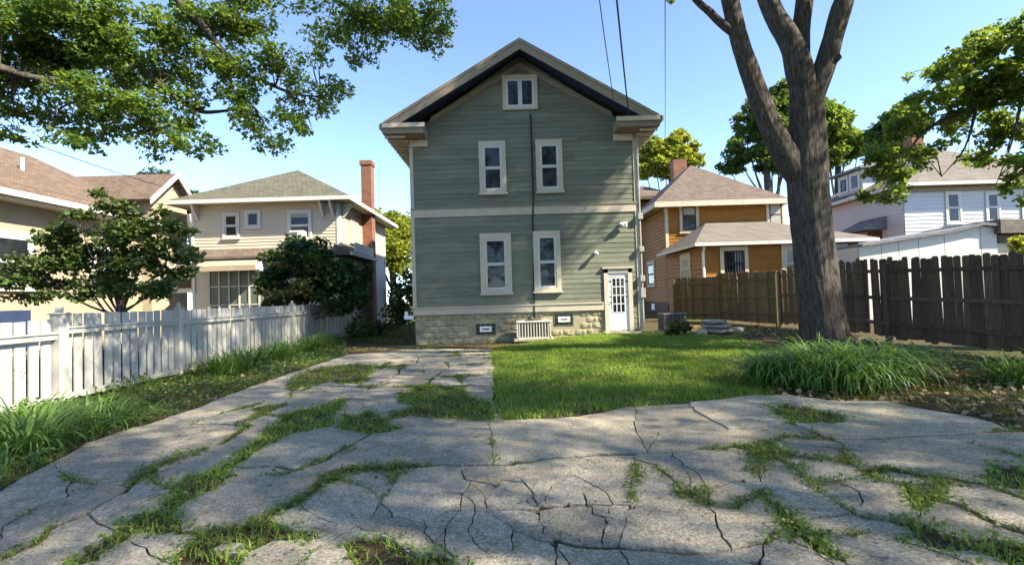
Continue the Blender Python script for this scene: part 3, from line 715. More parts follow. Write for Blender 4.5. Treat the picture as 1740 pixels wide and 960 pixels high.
        MB().box(WORLD, a, b, Y-.008, RY1, EZr-.36, EZr-.26).build('side_soffit', M['trim'], roof)
        n = 26
        for q in range(n): 
            yy = RY0+.15+q*.42; MB().box(WORLD, a+.03, b-.03, yy, yy+.09, EZr-.43, EZr-.361).build('soffit_block', M['trim'], roof)
        MB().box(WORLD, e-.1 if s < 0 else e, e if s < 0 else e+.1, RY0-.1, RY1, EZr-.18, EZr-.03).build('gutter', M['trim'], roof)
    # service cable down the wall, lamps, meter gear at the corner
    mk = lambda pts: [fr.p(P(x, y, Y).x, .055, P(x, y, Y).z) for x, y in pts]
    MB().tube(mk([(901, 195), (903, 240), (905, 300), (906, 345), (905, 380), (907, 410), (907, 470), (908, 540)]), [.026]*8, 6).build('service_pipe', M['black'], h)
    for (x, y), lab in (((1013, 431), 'wall_lamp'), ((1055, 383), 'flood_lamp')):
        p = P(x, y, Y)
        L = MB().tube([fr.p(p.x, .02, p.z+.04), fr.p(p.x, .10, p.z+.04)], [.06, .05], 10).build(lab, M['vinyl'], h)
        MB().tube([fr.p(p.x, .10, p.z+.06), fr.p(p.x-.03, .17, p.z), fr.p(p.x-.05, .22, p.z-.05)], [.03, .07, .075], 10).build('lamp_shade', M['vinyl'], L)
        if lab == 'flood_lamp': MB().tube([fr.p(p.x, .10, p.z+.06), fr.p(p.x+.10, .15, p.z+.03), fr.p(p.x+.17, .18, p.z)], [.025, .06, .07], 10).build('lamp_shade', M['vinyl'], L)
    MB().tube([(XR+.06, Y-.06, z) for z in (.3, 2, 4, 5.5, 7.0)], [.03]*5, 6).build('conduit', M['metal'], h)
    for z, s in ((1.35, .16), (1.9, .1), (2.9, .09), (4.0, .1)):
        MB().box(WORLD, XR-.02, XR+.14, Y-.16, Y-.03, z, z+s*2).build('meter_box', M['metal'], h, .01)
    MB().box(WORLD, XL-.32, XL-.02, Y-.12, Y+.02, .86, .98).box(WORLD, XL-.30, XL-.2, Y-.1, Y-.02, .98, 1.12).build('hose_bracket', M['vinyl'], h)
    # step
    s = thing('door_step', (3.6, Y-.4, .12), 'worn concrete doorstep below the white back door', 'step')
    boxobj('tread', fr, 3.0, 4.3, .02, .75, .10, .255, M['conc'], s, .02); boxobj('footing', fr, 3.1, 4.2, .06, .65, -.05, .099, M['conc'], s)
green_house()

# ------------------------------------------------------------------ neighbouring houses
def cream_house():
    Y = 22.0; X0, X1, Y1 = -14.1, -7.55, 29.8; h = thing('house', (-10.8, 26, 0), 'cream two-storey house with sage hip roof behind the white fence', 'house')
    fr = rear(Y); rs = rside(X1)
    wall = MB().box(WORLD, X0, X1, Y, Y1, 0, 6.05).build('wall', M['creamw'], h)
    lapwall('siding', wall, fr, X0, X1, 4.0, 5.95, .14, M['cream']); lapwall('siding', wall, fr, X0, X1, .4, 3.6, .14, M['creamw'])
    lapwall('siding', wall, rs, Y, Y1, 3.9, 5.95, .14, M['cream']); lapwall('siding', wall, rs, Y, Y1, .4, 3.6, .14, M['creamw'])
    for f, u in ((fr, X0), (fr, X1-.12), (rs, Y), (rs, Y1-.12)): boxobj('corner_board', f, u, u+.12, 0, .045, .3, 6.0, M['white'], h)
    roof = hip(h, X0-.65, X1+.65, Y-.65, Y1+.6, 6.12, 8.35, -10.8, 25.4, 26.4, M['roof_sage'], .06)
    MB().box(WORLD, X0-.62, X1+.62, Y-.62, Y1+.57, 5.97, 6.058).build('soffit', M['cream'], roof); fascia(roof, X0-.65, X1+.65, Y-.65, Y1+.6, 5.93, 6.10, M['white'], .04)
    # corner brackets under the eaves
    for u in (X0+.25, X1-.75, X1-.3):
        MB().prism([fr.p(u, .02, 5.3), fr.p(u, .08, 5.3), fr.p(u, .55, 5.9), fr.p(u, .55, 5.96), fr.p(u, .02, 5.96)], (.1, 0, 0)).build('bracket', M['white'], roof)
    for u in (Y+.3, Y+3.5):
        MB().prism([rs.p(u, .02, 5.3), rs.p(u, .08, 5.3), rs.p(u, .55, 5.9), rs.p(u, .55, 5.96), rs.p(u, .02, 5.96)], (0, .1, 0)).build('bracket', M['white'], roof)
    def wn(f, a, b, **k):
        p, q = P(*a, Y), P(*b, Y); window(h, f, p.x, q.x, q.z, p.z, 'white', .09, **k)
    wn(fr, (379, 362), (408, 405), inner='creamw'); wn(fr, (417, 358), (444, 387), kind='single', inner='creamw')
    wn(fr, (489, 358), (531, 408), inner='creamw', blind=.2); wn(fr, (296, 450), (333, 495), inner='creamw')
    p = P(498, 394, Y); ac = boxobj('window_air_conditioner', fr, p.x, p.x+.62, .02, .42, p.z-.36, p.z+.0, M['acmetal'], h, .02)
    boxobj('grille', fr, p.x+.12, p.x+.36, .418, .43, p.z-.3, p.z-.08, M['acgrill'], ac)
    window(h, rs, 23.3, 24.5, 4.3, 5.5, 'cream', .09, inner='creamw', blind=1); window(h, rs, 26.4, 27.6, 4.3, 5.5, 'cream', .09, inner='creamw', blind=.5); window(h, rs, 23.2, 24.4, 1.6, 2.9, 'white', .09)
    # pent roof between the storeys, wrapping the corner
    MB().prism([fr.p(X0, 0, 4.0), fr.p(X0, .9, 3.58), fr.p(X0, .9, 3.48), fr.p(X0, 0, 3.48)], (X1-X0+.03, 0, 0)).build('pent_roof', M['roof_rose'], h)
    b = MB().prism([rs.p(Y-.9, 0.04, 4.0), rs.p(Y-.9, .75, 3.62), rs.p(Y-.9, .75, 3.52), rs.p(Y-.9, 0.04, 3.52)], (0, 4.0, 0)).build('side_pent_roof', M['roof_sage'], h)
    boxobj('rail_board', rs, Y+.1, Y+3.0, .60, .66, 3.72, 4.15, M['white'], b); boxobj('gutter', rs, Y-.95, Y+3.15, .75, .84, 3.50, 3.64, M['white'], b)
    # awning over the back door and the glazed porch below
    a, c = P(362, 428, Y), P(440, 462, Y)
    aw = MB().prism([fr.p(a.x, .05, a.z), fr.p(a.x, 1.25, c.z+.22), fr.p(a.x, 1.25, c.z+.0), fr.p(a.x, 1.2, c.z), fr.p(a.x, 1.2, c.z+.18), fr.p(a.x, .05, a.z-.05)], (c.x-a.x+.5, 0, 0)).build('awning', M['stucco'], h)
    MB().prism([fr.p(c.x+.505, .05, a.z), fr.p(c.x+.505, 1.25, c.z+.22), fr.p(c.x+.505, 1.25, c.z), fr.p(c.x+.505, .05, c.z)], (.03, 0, 0)).build('valance', M['vinyl'], aw)
    pr = boxobj('porch_wall', fr, a.x+.1, a.x+2.3, 0, .5, .3, c.z+.1, M['greendoor'], h)
    for i in range(6): u = a.x+.1+i*.43; boxobj('mullion', fr, u, u+.06, .5, .54, .3, c.z+.1, M['creamw'], pr)
    for z in (1.5, 2.3): boxobj('mullion', fr, a.x+.1, a.x+2.3, .5, .53, z, z+.05, M['creamw'], pr)
    # chimney
    ch = MB().box(rs, 25.3, 25.9, 0.01, .52, 0, 8.5).build('chimney', M['brick'], h); MB().box(rs, 25.25, 25.95, -.05, .57, 8.5, 8.72).build('chimney_cap', M['brick'], ch)
cream_house()
def tan_house():
    X = -15.5; fs = rside(X); h = thing('house', (-19.5, 15, 0), 'tan stucco house with brown shingle roof at the far left', 'house')
    MB().box(WORLD, -23.5, X, 8, 22.0, 0, 5.45).build('wall', M['stucco'], h)
    roof = roofslab('roof', h, [[(X+.7, 7, 5.15), (X+.7, 22.6, 5.15), (-19.5, 20.2, 7.85), (-19.5, 8.5, 7.85)], [(-24.2, 7, 5.15), (-24.2, 22.6, 5.15), (-19.5, 20.2, 7.85), (-19.5, 8.5, 7.85)], [(X+.7, 22.6, 5.15), (-24.2, 22.6, 5.15), (-19.5, 20.2, 7.85)]], .12, M['roof_tan'])
    MB().box(WORLD, X+.66, X+.78, 6.9, 22.6, 4.96, 5.14).build('gutter', M['white'], roof); MB().box(WORLD, X, X+.655, 7, 22.5, 4.9, 4.97).build('soffit', M['white'], roof)
    MB().tube([(-17.2, 17.5, 6.2), (-17.2, 17.5, 6.95)], [.06, .06], 8).build('vent_pipe', M['vinyl'], roof)
    window(h, fs, 14.75, 16.1, 2.2, 4.0, 'white', .14, blind=.0, inner='white'); window(h, fs, 18.3, 19.4, 2.2, 3.9, 'white', .14)
    window(h, fs, 11.5, 12.8, 2.2, 4.0, 'white', .14)
    boxobj('porch_dark_panel', fs, 13.9, 16.0, .005, .05, .3, 1.55, M['navy'], h)  # flat dark panel, its colour stands in for the shade of a porch opening
    # gabled wing facing the yard
    wx = -15.1; wf = rside(wx); z0, az = 6.35, 7.45
    wg = MB().prism([wf.p(20.9, 0, 0), wf.p(23.2, 0, 0), wf.p(23.2, 0, z0), wf.p(22.05, 0, az-.1), wf.p(20.9, 0, z0)], (-4, 0, 0)).build('gable_wing', M['stucco'], h)
    r2 = roofslab('wing_roof', wg, [[(wx+.35, 20.4, z0-.35), (wx+.35, 22.05, az), (-19.5, 22.05, az), (-19.5, 20.4, z0-.35)], [(wx+.35, 23.7, z0-.35), (wx+.35, 22.05, az), (-19.5, 22.05, az), (-19.5, 23.7, z0-.35)]], .1, M['roof_tan'])
    for y in (20.35, 23.75): MB().prism([(wx+.352, y, z0-.33), (wx+.352, 22.05, az+.03), (wx+.352, 22.05, az-.20), (wx+.352, y, z0-.58)], (.05, 0, 0)).build('barge_board', M['white'], wg)
tan_house()
def orange_house():
    h = thing('house', (11.5, 26, .3), 'orange clapboard house with rose brown hip roofs beside the green house', 'house'); O = M['orange']
    X0, X1, Y0, Y1 = 8.5, 14.3, 27.1, 34.5; fr = rear(Y0); ls = lside(X0)
    wall = MB().box(WORLD, X0, X1, Y0, Y1, .2, 6.15).build('wall', O, h)
    lapwall('siding', wall, fr, X0, X1, 3.4, 6.0, .17, O); lapwall('siding', wall, ls, Y0, Y1, 1.0, 6.0, .2, O, .045); boxobj('foundation', ls, Y0, Y1, .0, .035, .2, .98, M['brownwood'], h)
    roof = hip(h, X0-.7, X1+.6, Y0-.65, Y1+.6, 6.36, 9.25, 11.2, 30.3, 31.2, M['roof_rose'], .06)
    MB().box(WORLD, X0-.67, X1+.57, Y0-.62, Y1+.57, 6.2, 6.297).build('soffit', M['trim'], roof); fascia(roof, X0-.7, X1+.6, Y0-.65, Y1+.6, 6.06, 6.34, M['trim'], .05)
    ch = MB().box(WORLD, 10.9, 11.8, 32.6, 33.3, 7.5, 10.25).build('chimney', M['brick'], h)
    # front wing roof on the left
    wg = MB().box(WORLD, 8.0, 10.5, 32.4, 38, .2, 7.5).build('front_wing', O, h); hip(wg, 7.5, 11.0, 31.9, 38.5, 7.75, 9.0, 9.3, 34.5, 36, M['roof_rose'], .2, 'wing_roof')
    # one-storey extension
    EY = 22.0; EX1 = 15.4; ef = rear(EY)
    ext = MB().box(WORLD, X0+.001, EX1, EY, Y0-.002, .2, 3.5).build('extension', O, h)
    lapwall('siding', ext, ef, X0, EX1, .6, 3.4, .17, O); lapwall('siding', ext, ls, EY, Y0, .9, 3.4, .2, O, .045)
    er = MB().add([(X0-.5, EY-.5, 3.62), (EX1+.5, EY-.5, 3.62), (EX1+.5, Y0-.01, 3.62), (X0-.5, Y0-.01, 3.62), (X0+2.2, Y0-.01, 5.25), (EX1-1.6, Y0-.01, 5.25), (X0-.5, EY-.5, 3.55), (EX1+.5, EY-.5, 3.55), (EX1+.5, Y0-.01, 3.55), (X0-.5, Y0-.01, 3.55)],
                  [(0, 1, 5, 4), (0, 4, 3), (1, 2, 5), (2, 3, 4, 5), (6, 9, 8, 7), (0, 6, 7, 1), (1, 7, 8, 2), (3, 9, 6, 0)]).build('extension_roof', M['roof_pale'], ext)
    MB().box(WORLD, X0-.54, EX1+.54, EY-.58, EY-.502, 3.46, 3.6).box(WORLD, X0-.54, X0-.502, EY-.5, Y0, 3.46, 3.6).build('gutter', M['white'], er)
    def w(Y, f, a, b, **k):
        p, q = P(*a, Y), P(*b, Y); window(h, f, p.x, q.x, q.z, p.z, 'trim', .16, **k)
    w(Y0, fr, (1153, 346), (1188, 395), blind=.35, inner='brownwood'); w(Y0, fr, (1300, 338), (1334, 392), blind=1, inner='brownwood')
    w(EY, ef, (1222, 420), (1272, 474), rails=7, inner='brownwood'); w(EY, ef, (1326, 416), (1372, 478), inner='white', blind=.6)
    # side windows, seen at an angle
    window(h, ls, 23.4, 24.8, 1.95, 3.35, 'trim', .16, inner='white', blind=1); window(h, ls, 29.3, 30.9, 1.9, 3.4, 'trim', .16, inner='brownwood')
    p = P(1418, 415, EY); d = boxobj('back_door', ef, p.x, p.x+.95, .0, .07, .6, p.z, M['white'], h); boxobj('pane', ef, p.x+.3, p.x+.62, .071, .08, 2.2, 2.9, M['glass'], d)
    boxobj('corner_post', ef, EX1-.5, EX1-.1, .0, .08, .4, 3.4, M['brownwood'], h)
    boxobj('corner_board', fr, X0-.02, X0+.14, -.1, .05, 3.9, 6.1, M['trim'], h)
    downspout(h, [(X0-.1, EY-.50, 3.45), (X0-.02, EY-.10, 3.2), (X0-.02, EY-.10, .5)], M['vinyl'], .06)
    boxobj('cellar_vent', ls, 29.6, 30.2, .03, .06, .5, .85, M['vinyl'], h)
orange_house()
def white_house():
    Y = 26.0; X0, X1, Y1 = 20.7, 31.0, 34.5; fr = rear(Y); ls = lside(X0)
    h = thing('house', (25.5, 30, 0), 'white clapboard house with pale hip roof behind the right fence', 'house')
    wall = MB().box(WORLD, X0, X1, Y, Y1, 0, 6.6).build('wall', M['wsiding'], h)
    lapwall('siding', wall, fr, X0, X1, .5, 6.35, .2, M['wsiding']); lapwall('siding', wall, ls, Y, Y1, .5, 6.35, .2, M['wsiding'])
    boxobj('frieze_board', fr, X0, X1, 0, .06, 6.36, 6.6, M['tan'], h)
    roof = hip(h, X0-.6, X1+.6, Y-.6, Y1+.6, 6.78, 9.6, 25.6, 29.6, 31, M['roof_pale'], .06)
    MB().box(WORLD, X0-.57, X1+.57, Y-.57, Y1+.57, 6.65, 6.717).build('soffit', M['white'], roof); fascia(roof, X0-.6, X1+.6, Y-.6, Y1+.6, 6.6, 6.76, M['white'], .05)
    for a, b in (((1604, 326), (1634, 380)), ((1672, 326), (1700, 378)), ((1733, 330), (1760, 380))):
        p, q = P(*a, Y), P(*b, Y); window(h, fr, p.x, q.x, q.z, p.z, 'white', .1, inner='white')
    # dormer on the left slope
    D0 = MB().box(WORLD, 20.9, 23.6, 29.2, 31.4, 6.9, 8.5).build('dormer', M['wsiding'], roof)
    hip(D0, 20.5, 24.4, 28.8, 31.8, 8.55, 9.3, 23.2, 30.2, 30.4, M['roof_slate'], .12, 'dormer_roof')
    for y in (29.4, 30.4): window(h, lside(20.9), y, y+.85, 7.3, 8.35, 'white', .08, 'single', 'white', sill=False)
    # hood over the side door
    c = boxobj('side_door', ls, 27.6, 28.7, 0, .05, 2.4, 4.6, M['brownwood'], h)
    MB().prism([ls.p(27.2, .03, 5.35), ls.p(27.2, 1.3, 4.75), ls.p(27.2, 1.3, 4.62), ls.p(27.2, .03, 4.62)], (0, 2.0, 0)).build('door_hood', M['roof_slate'], c)
    MB().box(WORLD, 24.6, 25.3, 30.0, 30.7, 8.6, 10.6).build('chimney', M['brick'], h)
white_house()
def garage():
    Y = 19.0; fr = rear(Y); a = P(1458, 420, Y); q = P(1600, 398, Y); b = P(1664, 384, Y); c = P(1692, 386, Y)
    g = thing('garage', (16, 20.5, 0), 'low white panelled garage with dark roof edge behind the brown fence', 'garage')
    core = MB().prism([fr.p(a.x, -.02, 0), fr.p(c.x, -.02, 0), fr.p(c.x, -.02, c.z), fr.p(b.x, -.02, b.z), fr.p(q.x, -.02, q.z), fr.p(a.x, -.02, a.z)], (0, 5, 0)).build('wall', M['white'], g)
    xs = [a.x, P(1490, 0, Y).x-.35, P(1526, 420, Y).x, P(1560, 420, Y).x, P(1603, 400, Y).x, b.x, c.x]; xs = [a.x]+sorted(x for x in xs[1:])
    zt = lambda x: np.interp(x, [a.x, q.x, b.x, c.x], [a.z, q.z, b.z, c.z])
    for i in range(len(xs)-1):
        if xs[i+1]-xs[i] < .1: continue
        u, v = xs[i]+.012, xs[i+1]-.012; m = .5*(u+v)
        MB().prism([fr.p(u, 0, .1), fr.p(v, 0, .1), fr.p(v, 0, zt(v)-.02), fr.p(m, 0, zt(m)-.02), fr.p(u, 0, zt(u)-.02)], (0, -.03, 0)).build('panel', M['white'], core)
    for p, r in ((a, q), (q, b), (b, c)):
        MB().prism([fr.p(p.x, .25, p.z+.10), fr.p(r.x, .25, r.z+.10), fr.p(r.x, .25, r.z), fr.p(p.x, .25, p.z)], (0, 5.4, 0)).build('roof', M['roof_slate'], g)
    s = MB().box(fr, c.x+.02, c.x+3.2, -3, -.05, 0, 3.3).build('side_bay', M['cream'], g); boxobj('lintel', fr, c.x+.02, c.x+3.2, -.049, .06, 3.0, 3.3, M['roof_rose'], s)
    MB().prism([fr.p(c.x-.1, .3, 3.9), fr.p(c.x+3.4, .3, 3.75), fr.p(c.x+3.4, .3, 3.32), fr.p(c.x-.1, .3, 3.36)], (0, 3.6, 0)).build('bay_roof', M['roof_pale'], s)
garage()

# ------------------------------------------------------------------ fences
def picket_mesh(w, h, t, top='flat', name='picket', mat=None):
    m = MB(); c = w*.22
    prof = [(-w/2, 0), (w/2, 0), (w/2, h-c), (w/2-c, h), (-w/2+c, h), (-w/2, h-c)] if top == 'ear' else [(-w/2, 0), (w/2, 0), (w/2, h), (-w/2, h)]
    m.prism([(x, 0, z) for x, z in prof], (0, t, 0))
    me = bpy.data.meshes.new(name); me.from_pydata(m.v, [], m.f); me.materials.append(mat)
    bm = bmesh.new(); bm.from_mesh(me); bmesh.ops.recalc_face_normals(bm, faces=bm.faces); bm.to_mesh(me); bm.free(); return me
def run(par, a, b, pitch, meshes, z, out, skip=(), wob=.01, lean=.008, name='picket'):
    """pickets from a to b; out = +1/-1 side the boards stand on"""
    a, b = Vector(a), Vector(b); d = (b-a); L = d.length; d.normalize(); n = max(1, round(L/pitch)); pitch = L/n; ang = math.atan2(d.y, d.x); nn = Vector((-d.y, d.x))
    for i in range(n):
        if i in skip: continue
        p = a+d*(pitch*(i+.5))+nn*out
        zz = float(H(p.x, p.y))+z+random.uniform(-wob, wob)
        o = link(name, random.choice(meshes), par, (p.x, p.y, zz)); o.rotation_euler = (random.uniform(-lean, lean), random.uniform(-lean, lean), ang)
def railbox(par, a, b, off, t, z0, z1, mat, name='rail', ext=0):
    a, b = Vector(a), Vector(b); d = (b-a).normalized(); nn = Vector((-d.y, d.x)); a = a-d*ext; b = b+d*ext
    m = MB(); V = []
    for z0_, z1_ in ((z0, z1),):
        for p in (a, b):
            hz = float(H(p.x, p.y))
            for o in (off, off+t):
                q = p+nn*o
                V += [(q.x, q.y, hz+z0_), (q.x, q.y, hz+z1_)]
    m.add(V, [(0, 1, 3, 2), (4, 6, 7, 5), (0, 4, 5, 1), (2, 3, 7, 6), (1, 5, 7, 3), (0, 2, 6, 4)]); return m.build(name, mat, par)
def post(par, p, w, z1, mat, cap=None, ang=0, name='post'):
    f = Fr((p[0], p[1], float(H(p[0], p[1]))), (math.cos(ang), math.sin(ang), 0), (-math.sin(ang), math.cos(ang), 0))
    o = MB().box(f, -w/2, w/2, -w/2, w/2, -.05, z1).build(name, mat, par, .006)
    if cap:
        MB().box(f, -w/2-.02, w/2+.02, -w/2-.02, w/2+.02, z1, z1+.03).box(f, -w/4, w/4, -w/4, w/4, z1+.03, z1+.13).build('cap', mat, o, .008)
    return o
def white_fence():
    f = thing('picket_fence', (-7.4, 12, 0), 'weathered white board fence along the left side of the driveway', 'fence')
    W = M['fwhite']; X = lambda y: -7.36-.012*(y-8)
    ms = [picket_mesh(.160+.012*random.random(), 1.40+.02*random.random(), .022, 'flat', mat=W) for _ in range(4)]
    ml = [picket_mesh(.160+.012*random.random(), 1.31+.02*random.random(), .022, 'flat', mat=W) for _ in range(4)]
    ys = [5.2, 8.1, 11.05, 13.9, 16.9, 19.6]
    for i, y in enumerate(ys): post(f, (X(y), y), .17 if i == 1 else .125, 1.47 if i > 1 else 1.44, W, True)
    for i in range(5):
        a, b = (X(ys[i]), ys[i]+.08), (X(ys[i+1]), ys[i+1]-.08); lo = i == 0
        run(f, a, b, .212, ml if lo else ms, .03, .035, wob=.009, lean=.010)
        z = 1.08 if lo else 1.16
        railbox(f, a, b, -.045, .04, z-.04, z+.05, W); railbox(f, a, b, -.04, .04, .05, .15, W)
        railbox(f, a, b, -.07, .09, z+.05, z+.075, W, 'rail_cap')
    # short return at the far end
    a, b = (X(19.6)+.06, 19.65), (-6.75, 21.2)
    run(f, a, b, .2, ms, .03, .03, wob=.005); railbox(f, a, b, -.03, .04, 1.14, 1.24, W); railbox(f, a, b, -.03, .04, .1, .2, W)
white_fence()
def brown_fence():
    D, B = M['wood'], M['woodmoss']
    f = thing('plank_fence', (9.5, 13, 0), 'dark weathered plank privacy fence along the right side of the yard', 'fence')
    md = [picket_mesh(.135+.012*random.random(), 1.93+.05*random.random(), .02, 'ear', mat=D) for _ in range(6)]
    mb = [picket_mesh(.135+.012*random.random(), 1.86+.05*random.random(), .02, 'ear', mat=B) for _ in range(6)]
    mf = [picket_mesh(.135+.012*random.random(), 1.72+.05*random.random(), .02, 'ear', mat=B) for _ in range(4)]
    p0, p1, p2, p3, p4, p5 = (10.35, 6.6), (9.85, 9.4), (9.3, 12.35), (9.32, 14.9), (9.3, 17.3), (8.35, 20.1)
    p6 = (6.95, 21.3)
    for p, h in ((p0, 1.95), (p1, 1.95), (p2, 1.95)): post(f, p, .12, h, D)
    for p, h in ((p3, 1.85), (p4, 1.9)): post(f, p, .11, h, B)
    for a, b, ms, skip in ((p0, p1, md, ()), (p1, p2, md, ()), (p2, p3, md, (4,)), (p3, p4, mb, ())):
        run(f, a, b, .141, ms, .12, -.055, skip, .04, .016)
        mt = B if ms is mb else D
        for z in (.42, 1.05, 1.72): railbox(f, a, b, -.035, .045, z, z+.09, mt)
    g = thing('plank_fence', (8, 20, 0), 'sunlit mossy plank fence with a gate beyond the tree trunk', 'fence')
    post(g, (p4[0]-.03, p4[1]+.16), .1, 1.86, B); post(g, p5, .12, 1.9, B); post(g, p6, .11, 1.72, B)
    a4 = (p4[0]-.03, p4[1]+.16)
    run(g, a4, p5, .141, mb, .08, -.05, (), .02, .01); run(g, p5, p6, .141, mf, .06, -.05, (), .015, .01)
    for z in (.38, 1.0, 1.6):
        railbox(g, a4, p5, -.03, .045, z, z+.09, B)
        railbox(g, p5, p6, -.03, .045, z-.06, z+.03, B)
brown_fence()

# ------------------------------------------------------------------ trees
def sunspot(c):                              # clumps left out of the unseen crowns to let sun onto house and lawn
    x, y, z = c; k = z/SUN.z; gx, gy = x-SUN.x*k, y-SUN.y*k
    if 14.6 < gy < 16.3 and -4.5 < gx < 4.6: return random.random() < .75
    if 8.0 < gy < 14.6 and -1 < gx < 6: return random.random() < .42
    k = (16.9-y)/-SUN.y; fx, fz = x-SUN.x*k, z-SUN.z*k
    if k > 0 and fx < 4.9 and -.5 < fz < 7.6 and fx > (fz-1.9 if fz > 4.4 else 1.9): return random.random() < .93
    return False
def limb(par, pts, rad, mat, n=14, ridge=.0, k=6, name='limb', seed=0):
    p, r = spline(pts, rad, k)
    V, F = tube(p, r, n, ridge, seed); return fobj(name, V, F, mat, par, True)
def maple():
    Y = 11.4; t = thing('maple_tree', (7.05, Y, 0), 'big forked maple trunk standing before the brown fence', 'tree'); B = M['bark']
    q = lambda x, y, dy=0: P(x, y, Y+dy)
    s = Y/FPX
    tr = limb(t, [q(1408, 625), q(1404, 585), q(1397, 540), q(1388, 470), q(1380, 400), q(1373, 340), q(1370, 285), q(1370, 230), q(1369, 180), q(1366, 140)],
              [45*s, 37*s, 33.5*s, 31*s, 30*s, 30.5*s, 31*s, 28*s, 25*s, 19*s], B, 72, .13, 9, 'trunk', 1)
    for i, (az, L) in enumerate(((2.6, 1.1), (3.7, 1.2), (4.6, .9), (5.7, 1.1), (.3, 1.0), (1.4, .9))):      # root flare
        d = Vector((math.cos(az), math.sin(az), 0)); b = Vector((7.2, Y, 0))
        limb(t, [b+d*.26+Vector((0, 0, .55)), b+d*.48+Vector((0, 0, .22)), b+d*L*.85+Vector((0, 0, -.04)), b+d*(L+.4)+Vector((0, 0, -.15))], [.11, .12, .08, .03], B, 14, .1, 5, 'root', i)
    A = limb(t, [q(1372, 330, .02), q(1350, 290, -.05), q(1326, 250, -.15), q(1300, 195, -.25), q(1276, 130, -.35), q(1255, 65, -.45), q(1240, 0, -.5), q(1225, -90, -.7), q(1190, -220, -1.2), q(1150, -360, -1.8)],
             [17*s, 20.5*s, 19*s, 16.5*s, 15*s, 13.5*s, 13*s, 12*s, 10*s, 6*s], B, 40, .12, 8, 'limb', 2)
    limb(t, [q(1253, 60, -.45), q(1238, 50, -.5), q(1220, 35, -.5), q(1205, 20, -.55), q(1182, 0, -.6), q(1150, -40, -.8), q(1090, -90, -1.2)], [7*s, 7*s, 6.5*s, 6*s, 5*s, 4*s, 2*s], B, 12, .08, 5, 'branch', 3)
    limb(t, [q(1370, 185), q(1358, 120), q(1345, 75, .1), q(1318, 30, .2), q(1298, -20, .3), q(1270, -110, .5), q(1250, -230, .6), q(1200, -400, .5)], [20*s, 21*s, 18.5*s, 16*s, 15*s, 13*s, 10*s, 5*s], B, 36, .12, 8, 'limb', 4)
    limb(t, [q(1364, 170), q(1358, 110, .1), q(1361, 55, .2), q(1368, 0, .3), q(1374, -80, .4), q(1390, -200, .3), q(1400, -380, .2)], [20*s, 17*s, 14.5*s, 13.5*s, 12.5*s, 10*s, 5*s], B, 30, .12, 8, 'limb', 5)
    limb(t, [q(1368, 190), q(1386, 150, -.05), q(1403, 110, -.1), q(1416, 65, -.2), q(1432, 10, -.3), q(1455, -60, -.4), q(1500, -170, -.7), q(1540, -320, -1)], [22*s, 19*s, 16.5*s, 15*s, 15.5*s, 12*s, 9*s, 4*s], B, 32, .12, 8, 'limb', 6)
    limb(t, [q(1408, 108, -.1), q(1418, 101, -.25), q(1428, 94, -.35)], [8*s, 8*s, 5*s], B, 12, .1, 4, 'branch_stub', 7)
    cl = []
    for i in range(240):
        th = i*2.39996; rr = 6.3*math.sqrt((i+.5)/240); x = 6.4+rr*math.cos(th); y = 8.9+rr*math.sin(th)*.95
        zlo = EYE+ (590*max(y, 6)/FPX if y > 4 else 4.5)+.9; zlo = max(zlo, 8.6)
        z = random.uniform(zlo, zlo+6.2*(1-(rr/6.8)**2)+.8)
        if not sunspot((x, y, z)): cl.append(((x, y, z), (1.0, 1.0, .75), 150))
    for i in range(210):  # extra out-of-view clumps added along the sun rays to shade the facade's left
        fz = random.uniform(.3, 8.6); fx = random.uniform(-3.6, 1.3 if fz < 4.4 else fz-2.7); k = random.uniform(5.5, 12)
        x, y, z = fx+SUN.x/SUN.z*k, 16.9+SUN.y/SUN.z*k, fz+k
        if z > EYE+600*y/FPX+.9 and not sunspot((x, y, z)): cl.append(((x, y, z), (.9, .9, .6), 150))
    foliage('crown', cl, M['leaf_maple'], t, .12, LEAF4, .5, 5, 0., .8)
    limb(t, [q(1150, -40, -.8), q(1140, -15, -.9), q(1132, 2, -1)], [.03, .015, .008], B, 6, 0, 3, 'twig')
    foliage('leaf_sprig', [(q(1132, 4, -1), (.17, .15, .13), 46)], M['leaf_maple'], t, .085, LEAF6, .2, 3)
maple()
